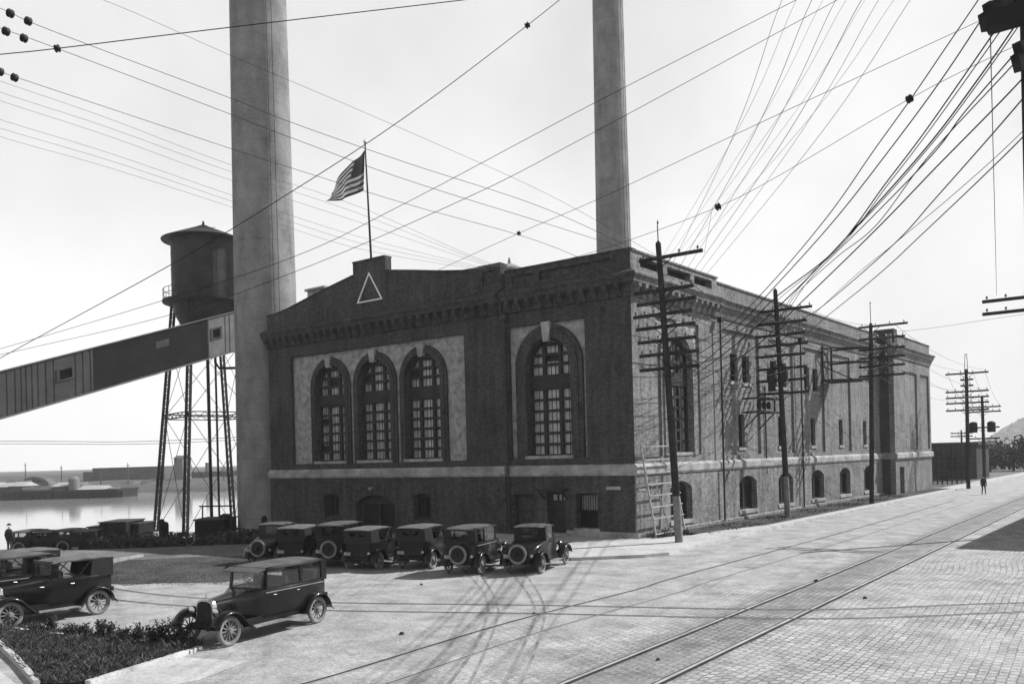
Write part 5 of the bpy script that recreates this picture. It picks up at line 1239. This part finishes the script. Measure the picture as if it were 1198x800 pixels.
tag(b.build('bank_weeds', M_leaf), kind='stuff')

# ------------------------------------------------------------------ flower bed
bed = [(-5.0, -30.0), (-3.5, -29.55), (1.57, -28.36), (3.4, -28.0), (3.95, -28.85), (4.85, -31.7), (3.95, -32.3), (-1.3, -30.95)]
sheet('bed_soil', bed, M_soil, 0.045)
from mathutils.geometry import intersect_point_tri_2d
tris = tessellate_polygon([[Vector((p[0], p[1], 0)) for p in bed]])
def inbed(x, y): return any(intersect_point_tri_2d(Vector((x, y)), *(Vector(bed[i]) for i in t)) for t in tris)
rb = random.Random(5); b = MB(); n = 0
while n < 12000:
    x, y = rb.uniform(-5, 5), rb.uniform(-32.5, -27.9)
    if not inbed(x, y): continue
    n += 1; clump = 0.5+0.5*math.sin(3.1*x+1.3*math.sin(2.3*y))*math.sin(2.7*y+0.8)
    h = rb.uniform(0.05, 0.20)*(0.45+0.9*clump)*(1.5 if rb.random() < 0.06 else 1); a = rb.uniform(0, 6.28); w_ = rb.uniform(0.006, 0.016); lx, ly = rb.gauss(0, 0.07), rb.gauss(0, 0.07)
    dx, dy = math.cos(a)*w_, math.sin(a)*w_
    b.face([(x-dx, y-dy, 0.04), (x+dx, y+dy, 0.04), (x+lx*0.6+dx*0.7, y+ly*0.6+dy*0.7, 0.04+h*0.65), (x+lx*1.3, y+ly*1.3, 0.04+h)])
tag(b.build('bed_grass', M_grass), kind='stuff')
shr_px = [(44, 742), (62, 741), (84, 747), (100, 745), (118, 748), (130, 748), (145, 752), (162, 752), (178, 754), (192, 754), (204, 757), (214, 757)]
for i, p_ in enumerate(shr_px):
    c = gr(*p_); h = (0.32, 0.5, 0.38, 0.3, 0.52, 0.4, 0.34, 0.46, 0.4, 0.6, 0.66, 0.5)[i]
    t = thing('small_shrub', 'small dark upright shrub in the row along the back edge of the flower bed', 'shrub', (c.x, c.y, 0.04), 0, 'shrubs along the flower bed')
    st = MB(); lv = MB()
    for k in range(9):
        a = rb.uniform(0, 6.28); tip = Vector((math.cos(a)*0.25*rb.random(), math.sin(a)*0.25*rb.random(), h*rb.uniform(0.7, 1.1))); st.tube([(0, 0, -0.03), tip*0.5+Vector((0.02, 0, 0)), tip], [0.01, 0.007, 0.004], 4)
        for q in range(30):
            f = rb.uniform(0.2, 1.0); pp = tip*f + Vector((rb.gauss(0, .045), rb.gauss(0, .045), rb.gauss(0, .03))); leaves(lv, pp, (0.035, 0.035, 0.03), 2, 0.055, rnd=rb)
    st.build('stem', M_soil, t); lv.build('foliage', M_leaf, t)
st_px = [(26, 737), (38, 738.5), (50, 740), (61, 741.5), (73, 743), (86, 745), (96, 746), (107, 747.5), (118, 748.5), (130, 749.5), (141, 750.5), (153, 751), (165, 751), (176, 750.5)]
for i, p_ in enumerate(st_px):
    c = gr(*p_); b = MB(); l_ = rb.uniform(0.16, 0.27); b.hull([(-l_, -0.06, -0.04), (l_, -0.06, -0.04), (l_, 0.06, -0.04), (-l_, 0.06, -0.04)], [(-l_+0.03, -0.05, 0.09), (l_-0.02, -0.045, 0.1), (l_-0.03, 0.045, 0.1), (-l_+0.03, 0.05, 0.09)])
    o = b.build('edging_stone', M_white if i % 3 else M_kerb, bevel=0.012); o.location = (c.x, c.y - 0.16, 0.01); o.rotation_euler.z = 0.24 + rb.uniform(-0.1, 0.1); tag(o, 'white stone of the broken edging along the back of the flower bed', 'edging stone', 'edging stones of the flower bed')
def kerbrun(ps, w_, h_, lab):
    b = MB()
    for a, c in zip(ps, ps[1:]): b.beam((a[0], a[1], h_/2-0.02), (c[0], c[1], h_/2-0.02), w_, h_)
    return tag(b.build('bed_kerb', M_kerb, bevel=0.01), kind='structure')
kerbrun([(-5.2, -30.0), (-1.3, -31.0), (1.4, -31.65)], 0.14, 0.16, ''); kerbrun([(1.42, -31.66), (3.95, -32.36)], 0.14, 0.15, '')
kerbrun([(4.92, -31.75), (4.05, -28.9)], 0.16, 0.13, ''); kerbrun([(4.02, -28.85), (3.75, -28.35)], 0.16, 0.11, '')
# tufts in the verge and the yard lawn
b = MB()
for _ in range(2600):
    x, y = rb.uniform(0.35, 2.7), rb.uniform(3.8, 44)
    h = rb.uniform(0.03, 0.13)*(1+0.7*math.sin(y*0.9)); a = rb.uniform(0, 6.28); dx, dy = math.cos(a)*0.035, math.sin(a)*0.035
    b.face([(x-dx, y-dy, 0.13), (x+dx, y+dy, 0.13), (x+rb.gauss(0, .08), y+rb.gauss(0, .08), 0.14+h)])
for _ in range(500):
    x, y = rb.uniform(0.3, 1.3), rb.uniform(0.3, 3.6); h = rb.uniform(0.1, 0.5); a = rb.uniform(0, 6.28); dx, dy = math.cos(a)*0.04, math.sin(a)*0.04
    b.face([(x-dx, y-dy, 0.0), (x+dx, y+dy, 0.0), (x+rb.gauss(0, .1), y+rb.gauss(0, .1), 0.1+h)])
tag(b.build('verge_grass', M_grass), kind='stuff')
b = MB(); n = 0
while n < 5000:
    px, py = rb.uniform(95, 325), rb.uniform(651, 684); p_ = gr(px, py)
    n += 1
    if py < 655+ (0 if px > 150 else (150-px)*0.25) or (px < 130 and py > 668+(px-96)*0.42): continue
    h = rb.uniform(0.02, 0.06); a = rb.uniform(0, 6.28); dx, dy = math.cos(a)*0.018, math.sin(a)*0.018
    b.face([(p_.x-dx, p_.y-dy, 0), (p_.x+dx, p_.y+dy, 0), (p_.x+rb.gauss(0, .06), p_.y+rb.gauss(0, .06), h)])
tag(b.build('lawn_grass', M_grass), kind='stuff')
b = MB(); p_ = gr(165, 651); q_ = gr(100, 663)
b.beam(p_+UP*0.06, q_+UP*0.06, 0.3, 0.12); o = b.build('timber_baulk', M_timber); tag(o, 'long pale timber lying on the ground before the black sheds', 'timber')

# ------------------------------------------------------------------ trellis of whitewashed timber leaning on the corner
tr = thing('timber_ladder', 'whitewashed ladder like timber frame leaning against the side wall at the street corner', 'timber ladder', (0.9, 0.2, 0.1))
def tp(y, z): return Vector((0.0 - 0.72*max(0, z)/4.9 + 0.15, y, z))
for y in (0.05, 3.35): q = MB(); q.beam(tp(y, -0.1), tp(y-0.15, 5.0), 0.07, 0.09); q.build('upright', M_timber, tr)
q = MB(); q.beam(tp(0.9, 2.8), tp(1.7, 0.0), 0.06, 0.07); q.build('brace', M_timber, tr)
for z in (0.25, 1.05, 1.65, 2.25, 2.85, 3.45, 4.15, 4.85):
    q = MB(); q.beam(tp(-0.1, z)+Vector((0.06, 0, 0)), tp(3.4, z+0.02)+Vector((0.06, 0, 0)), 0.06, 0.07); q.build('rung', M_timber, tr)

# ------------------------------------------------------------------ far end of the street
fe = thing('board_gate', 'dark lattice fence with tall posts closing the yard beyond the power house', 'fence', (0, 0, 0))
ga, gb_ = at(1091, 568, 104), at(1131, 564, 106); ga.z = gb_.z = 0
for k in range(8):
    p_ = ga.lerp(gb_, k/7); q = MB(); q.beam(p_-UP*0.2, p_+UP*(4.6 if k % 2 == 0 else 4.1), 0.13); q.build('post', M_pole, fe)
q = MB()
for h in (0.4, 1.0, 1.6, 2.2, 2.8, 3.4, 4.0): q.beam(ga+UP*h, gb_+UP*h, 0.05, 0.06)
for k in range(40): p_ = ga.lerp(gb_, k/39); q.beam(p_, p_+UP*3.9, 0.035)
q.build('lattice', M_pole, fe)
sA, sB = at(1080, 560, 118), at(1143, 560, 118)
sh = thing('brick_shed', 'low dark flat roofed shed behind the lattice fence at the street end', 'shed', (sB.x, sB.y, 0))
q = MB(); q.box((-22, 0, -0.5), (0, 9, 4.6)); q.build('wall', M_brick, sh); q = MB(); q.box((-22.3, -0.35, 4.6), (0.35, 9.3, 5.0)); q.build('roof', M_roofing, sh)
for x in (-3, -7): q = MB(); q.box((x-0.7, -0.06, 1.3), (x+0.7, -0.003, 3.0)); q.build('window', M_void, sh)
def tree(px, D, h, rad, lab, seed):
    rt = random.Random(seed); p_ = at(px, 565, D); p_.z = 0
    t = thing('tree', lab, 'tree', p_, 0, 'trees at the end of the street')
    q = MB(); q.tube([(0,0,-0.3), (0.1,0,h*0.35), (0.0,0.1,h*0.75)], [0.25, 0.18, 0.06], 7)
    for k in range(5): a = rt.uniform(0, 6.28); q.tube([(0.05, 0, h*0.35+0.1*k), (math.cos(a)*rad*0.6, math.sin(a)*rad*0.6, h*(0.55+0.07*k))], [0.09, 0.03], 5)
    q.build('trunk', M_pole, t)
    c = MB()
    for k in range(12):
        a = rt.uniform(0, 6.28); rr = rad*rt.uniform(0.2, 0.8); z = h*rt.uniform(0.16, 0.86); s = rad*rt.uniform(0.32, 0.55)
        leaves(c, (math.cos(a)*rr, math.sin(a)*rr, z), (s, s, s*0.8), 90, 0.42, rnd=rt, shell=0.25)
    c.build('crown', M_leaf2, t)
for i, (px, D, h, rad, lab) in enumerate(((1158, 150, 4.0, 3.0, 'low dark bushy tree beside the short pole with transformer cans'), (1172, 162, 4.8, 3.4, 'low bushy tree, second from left in the dark row at the street end'), (1186, 152, 4.2, 3.2, 'low bushy tree, third from left in the dark row at the street end'), (1199, 165, 5.0, 3.6, 'bushy tree cut by the right edge in the dark row at the street end'), (1165, 185, 5.4, 3.6, 'taller tree standing behind the left of the dark row at street end'), (1192, 190, 5.8, 4.0, 'taller tree standing behind the right of the dark row at street end'), (1216, 150, 6.0, 4.0, 'rightmost bushy tree past the picture edge at the street end'))):
    tree(px, D, h, rad, lab, 40+i)
q = MB(); prof = [(1060, 519), (1120, 518), (1150, 515), (1164, 508), (1172, 500), (1182, 494), (1192, 490), (1204, 486), (1230, 480), (1280, 478), (1340, 486), (1420, 512)]
prev = None
for px, py in prof:
    col = []
    for k, (f, dd) in enumerate(((0.0, 0), (0.45, 110), (0.8, 230), (1.0, 330), (0.9, 420), (0.0, 560))):
        D = 1500+dd; base = at(px, py, D); top = at(px, py, 1830).z
        col.append(q.bm.verts.new((base.x, base.y, -1 + (top*D/1830+1)*f*(0.94+0.06*math.sin(px*0.3+k)))))
    if prev:
        for k in range(5): q.bm.faces.new((prev[k], col[k], col[k+1], prev[k+1]))
    prev = col
tag(q.build('hill', M_hill, smooth=True), kind='structure')
q = MB(); rh = random.Random(3)
for _ in range(500):
    px = rh.uniform(1155, 1290); D = rh.uniform(1510, 1800); p_ = at(px, 515, D); f = (D-1500)/330
    yt = 518 - max(0, (min(px, 1204)-1150))/54*32; zt_ = at(px, yt, 1830).z
    leaves(q, (p_.x, p_.y, max(0, zt_*min(1, f*1.2))), (6, 6, 4), 6, 5.0, rnd=rh)
tag(q.build('hill_scrub', M_leaf2), kind='stuff')
# houses across the street, out of the frame: only their shadow reaches the setts
hs_ = thing('corner_warehouse', 'two storey brick warehouse across the street whose shadow falls on the setts', 'warehouse', (20.4, 10.6, 0))
q = MB(); q.box((0, 0, -0.5), (14, 22, 8.2)); q.build('wall', M_sidebrick, hs_); q = MB(); q.hull([(-0.5, -0.5, 8.2), (14.5, -0.5, 8.2), (14.5, 22.5, 8.2), (-0.5, 22.5, 8.2)], [(6.9, 5, 10.4), (7.1, 5, 10.4), (7.1, 17, 10.4), (6.9, 17, 10.4)]); q.build('roof', M_roofing, hs_)
for k in range(5):
    for z in (1.2, 4.8): q = MB(); q.box((-0.04, 1.6+4.2*k, z), (-0.003, 3.0+4.2*k, z+2.0)); fo_w = q.build('window', M_void, hs_); q = MB(); q.box((-0.16, 1.45+4.2*k, z-0.16), (-0.003, 3.15+4.2*k, z-0.003)); q.build('sill', M_stone, fo_w)

# ------------------------------------------------------------------ far bank of the river
q = MB(); fb = [(-330, 576.8), (-60, 577.6), (60, 578), (139, 577), (200, 576.3), (310, 573.4), (420, 570)]
prev = None; rq = random.Random(9)
for i in range(60):
    px = -330 + 750*i/59
    y0 = 577.5 - max(0, px-60)/250*3.6
    p_ = ray(px, y0); D = (-4-CH)/p_.z
    col = []
    for f, dz in ((0, -0.3), (3, 0.8), (12, 1.3+0.3*rq.random()), (40, 2.6+0.4*rq.random()), (90, 4.4+0.7*rq.random()+0.6*math.sin(px*0.02)), (300, 4.6), (1500, 4.2)): w_ = at(px, 500, D+f); col.append(q.bm.verts.new((w_.x, w_.y, -4+dz)))
    if prev:
        for k in range(6): q.bm.faces.new((prev[k], col[k], col[k+1], prev[k+1]))
    prev = col
tag(q.build('far_shore', M_far, smooth=True), kind='structure')
def block(name, lab, cat, pxl, pxr, ytop, D, depth, m_, group=None, ytop2=None, zb=-1.5, roof=None):
    a, c = at(pxl, ytop, D), at(pxr, ytop if ytop2 is None else ytop2, D)
    t = thing(name, lab, cat, ((a.x+c.x)/2, (a.y+c.y)/2, zb), 0, group); o_ = t.location.copy()
    A, C_ = a-o_, c-o_; A0, C0 = Vector((A.x, A.y, 0)), Vector((C_.x, C_.y, 0)); dv = FWD*depth
    b = MB(); b.hull([A0, C0, C0+dv, A0+dv], [A, C_, C_+dv, A+dv]); b.build('wall', m_, t)
    if roof:
        e = (C0-A0).normalized()*0.4; mid = FWD*depth*0.5; hgt = UP*1.1
        b = MB(); b.hull([A-e-FWD*0.4, C_+e-FWD*0.4, C_+e+dv+FWD*0.4, A-e+dv+FWD*0.4], [A-e+mid+hgt, C_+e+mid+hgt, C_+e+mid*1.02+hgt, A-e+mid*1.02+hgt]); b.build('roof', roof, t)
    return t
block('warehouse', 'long low warehouse with sloping left end on the far bank', 'warehouse', 108, 192, 547.5, 345, 30, M_far, ytop2=545)
block('warehouse', 'lower wing at the left end of the long far warehouse', 'warehouse', 97, 108.2, 552, 344, 26, M_far)
block('silo_building', 'tall pale block with a dark cap beside the long far warehouse', 'silo', 203.5, 213.5, 536, 335, 9, M_farw, roof=M_far)
block('warehouse', 'low dark sheds right of the tall pale far block', 'warehouse', 214, 300, 552.5, 350, 20, M_far, ytop2=550)
q = MB(); p_ = at(243, 560, 352); q.lathe([(1.0, -2), (0.75, at(243, 541, 352).z), (0, at(243, 541, 352).z+0.02)], (0,0,0), 'z', 12); o = q.build('far_stack', M_farw); o.location = (p_.x, p_.y, 0); tag(o, 'small far smokestack between the tower legs', 'chimney')
rsh = random.Random(21)
for i in range(26):
    px = rsh.uniform(-40, 330); w_ = rsh.uniform(3, 11); yb_ = 571 - max(0, px-100)*0.012; hh = rsh.uniform(2.5, 7)
    if px < 70 and i % 2: continue
    block('far_house', 'small blurred house or shed among the low buildings of the far bank', 'house', px, px+w_, yb_-hh, rsh.uniform(312, 340), rsh.uniform(5, 10), (M_far, M_farw, M_hill)[i % 3], 'small buildings on the far bank', zb=-2.5, roof=(M_far if i % 4 else M_farw))
for i in range(7):
    px = (30, 72, 118, 150, 222, 262, 284)[i]; p_ = at(px, 560, 316); top_ = at(px, 541+3*(i % 3), 316).z; q = MB(); q.tube([(0, 0, -3), (0, 0, top_)], [0.28, 0.12], 5); q.beam((-1.1, 0, top_-1.0), (1.1, 0, top_-1.0), 0.16); o = q.build('far_mast', M_far); o.location = (p_.x, p_.y, 0); tag(o, 'thin far mast with a short yard standing on the opposite bank', 'mast', 'masts on the far bank')
# arched bridge-like shed roof
D_ = 330; ac = at(39.5, 571, D_); aw = 19/F*D_; ah = 13.5/F*D_
q = None
at_ = thing('arched_hall', 'pale open arch of a vaulted hall on the far bank at left', 'hall', (ac.x, ac.y, ac.z-2))
o_ = [(-aw*math.cos(math.pi*k/16), 2+ah*math.sin(math.pi*k/16)) for k in range(17)]; i_ = [(-aw*0.76*math.cos(math.pi*k/16), 2+ah*0.74*math.sin(math.pi*k/16)) for k in range(17)]
q = MB(); q.prism([(-aw, 0)] + o_ + [(aw, 0), (aw*0.76, 0)] + list(reversed(i_)) + [(-aw*0.76, 0)], [], lambda u, v, w_: RIGHT*u + UP*v + FWD*w_, 0, 6); q.build('arch', M_far, at_)
q = MB(); q.prism([(-aw*0.77, 0)] + [(-aw*0.77*math.cos(math.pi*k/16), 2+ah*0.75*math.sin(math.pi*k/16)) for k in range(17)] + [(aw*0.77, 0)], [], lambda u, v, w_: RIGHT*u + UP*v + FWD*w_, 3.5, 5); q.build('pale_backdrop', M_farlight, at_)  # pale backdrop added behind the arch so its inside looks light
for k in range(-2, 3): q = MB(); q.beam(RIGHT*(aw*0.27*k)+FWD*3, RIGHT*(aw*0.27*k)+FWD*3+UP*(2+ah*0.7*math.sqrt(max(0, 1-(0.36*k)**2))), 0.5); q.build('post', M_far, at_)
# pier with sheds
PD = 246
pr = thing('pier', 'long dark timber pier on piles reaching out from the far left bank', 'pier', cc(-110, PD, -4)); po = pr.location.copy()
a, c = at(-140, 579, PD)-po, at(138, 579, PD)-po; a.z = c.z = 1.9
q = MB(); q.hull([a, c, c+FWD*14, a+FWD*14], [a+UP*0.5, c+UP*0.5, c+FWD*14+UP*0.5, a+FWD*14+UP*0.5]); q.build('deck', M_shed, pr)
for k in range(46):
    p_ = a.lerp(c, k/45); q = MB(); q.tube([Vector((p_.x, p_.y, -1.0)), Vector((p_.x, p_.y, 1.95))], 0.28, 6); q.build('pile', M_shed, pr)
q = MB(); q.hull([a+FWD*3-UP*2.5, c+FWD*3-UP*2.5, c+FWD*13-UP*2.5, a+FWD*13-UP*2.5], [a+FWD*3, c+FWD*3, c+FWD*13, a+FWD*13]); q.build('pile_core', M_shed, pr)
for pxl, pxr, yt, lab, rf in ((-40, -5, 569, 'pier shed with pale roof off the left edge', M_farlight), (-3, 11, 569.5, 'pale roofed pier shed at the left picture edge', M_farlight), (12, 26, 568.5, 'pale roofed pier shed, second from the left edge', M_farlight), (28, 60, 573, 'long low dark pier shed below the arched hall', M_far), (62, 76, 569, 'pier shed with pale roof right of the arched hall', M_farlight), (78, 84, 571, 'narrow dark pier shed before the pale tank', M_far), (92, 118, 572.5, 'widest pale roofed shed near the pier end', M_farlight), (120, 131, 575, 'last low shed at the tip of the pier', M_farw)):
    block('pier_shed', lab, 'shed', pxl, pxr, yt, PD+3, 8, M_far, 'sheds on the far pier', zb=-1.7, roof=rf)
q = MB(); p_ = at(87, 576, PD+4); q.lathe([(1.5, 0), (1.5, 3.2), (0.8, 3.8), (0, 3.9)], (0,0,0), 'z', 14); o = q.build('pier_tank', M_farw); o.location = (p_.x, p_.y, -1.7); tag(o, 'round pale tank among the pier sheds', 'tank')

# ------------------------------------------------------------------ people
def person(label, loc, rz, step=0.0, hat=True, pale=False):
    t = thing('person', label, 'person', loc, rz)
    vs_ = [(0,0,0.95), (0,0,1.2), (0,0,1.42), (0,0.01,1.52), (0,0.02,1.64)]; ed = [(0,1),(1,2),(2,3),(3,4)]; rad = [(.15,.11),(.16,.11),(.16,.10),(.055,.06),(.085,.10)]
    def add(par, p, r):
        vs_.append(p); ed.append((par, len(vs_)-1)); rad.append((r, r)); return len(vs_)-1
    for s in (-1, 1):
        st = step*s
        h = add(0, (0.09*s, 0, 0.88), .095); k = add(h, (0.1*s, st*0.5+0.04, 0.5), .065); a = add(k, (0.1*s, st-0.02, 0.09), .045); add(a, (0.11*s, st+0.14, 0.045), .042)
        sh_ = add(2, (0.19*s, 0, 1.4), .06); e = add(sh_, (0.25*s, -0.03-st*0.3, 1.13), .045); w_ = add(e, (0.26*s, 0.07-st*0.5, 0.9), .032); hd = add(w_, (0.26*s, 0.10-st*0.5, 0.82), .033)
        for q in range(4): add(hd, (0.245*s+0.0*q, 0.07+0.02*q-st*0.5, 0.735-0.01*(q in (1, 2))), .009)
        add(w_, (0.235*s, 0.14-st*0.5, 0.83), .010)
    me = bpy.data.meshes.new('body'); me.from_pydata(vs_, ed, []); o = bpy.data.objects.new('body', me); COL.objects.link(o); o.parent = t
    o.modifiers.new('skin', 'SKIN')
    if not me.skin_vertices: 
        bpy.context.view_layer.objects.active = o; bpy.ops.mesh.customdata_skin_add()
    for i, v in enumerate(me.skin_vertices[0].data): v.radius = rad[i]; v.use_root = (i == 0)
    sm_ = o.modifiers.new('sub', 'SUBSURF'); sm_.levels = 1; sm_.render_levels = 2
    me.materials.append(M_person)
    q = MB(); q.lathe([(0.0, 0.10), (0.07, 0.10), (0.095, 0.06), (0.1, 0.0), (0.17, -0.01), (0.17, -0.025), (0.09, -0.03)], (0, 0.02, 1.74), 'z', 14); q.build('hat', M_cloth, t, smooth='auto')
    q = MB(); q.lathe([(0.105, 1.50), (0.19, 1.44), (0.205, 1.2), (0.18, 1.02), (0.20, 0.84), (0.185, 0.84)], (0, 0, 0), 'z', 14, cap=False); o2 = q.build('jacket', M_cloth, t, smooth=True); o2.scale = (1.0, 0.72, 1.0)
    return t
m, nt, b = newmat('person_clothes'); L = nt.links
tc = N(nt, 'ShaderNodeTexCoord'); sp = N(nt, 'ShaderNodeSeparateXYZ'); L.new(tc.outputs['Object'], sp.inputs[0])
ra = N(nt, 'ShaderNodeMath', operation='GREATER_THAN'); ra.inputs[1].default_value = 1.51; L.new(sp.outputs['Z'], ra.inputs[0])
mx = N(nt, 'ShaderNodeMix', data_type='RGBA'); L.new(ra.outputs[0], mx.inputs['Factor']); mx.inputs['A'].default_value = g4(0.03); mx.inputs['B'].default_value = g4(0.3); L.new(mx.outputs['Result'], b.inputs['Base Color']); M_person = m
pp = at(11.5, 662, 53); pp.z = gz(pp.x, pp.y)
person('person in dark suit and hat standing beside the far parked cars at the left edge', (pp.x, pp.y, pp.z), 0.5)
pp = gr(1151, 578.5)
person('person in dark coat and hat walking away along the far street', (pp.x, pp.y, 0.006), -0.1, 0.16)

# ------------------------------------------------------------------ river haze
hz = MB(); ha = cc(-430, -30, -8); 
hb = [cc(-1500, -40, -14), cc(1300, -40, -14), cc(1300, 2100, -14), cc(-1500, 2100, -14)]
hz.hull(hb, [p + UP*150 for p in hb]); ho = hz.build('haze', None)
m = bpy.data.materials.new('river_haze'); m.use_nodes = True; nt = m.node_tree; nt.nodes.remove(nt.nodes['Principled BSDF'])
pv = nt.nodes.new('ShaderNodeVolumePrincipled'); pv.inputs['Color'].default_value = g4(0.93); pv.inputs['Density'].default_value = 0.00032; pv.inputs['Anisotropy'].default_value = 0.0
nt.links.new(pv.outputs[0], nt.nodes['Material Output'].inputs['Volume']); ho.data.materials.clear(); ho.data.materials.append(m); tag(ho, kind='stuff')
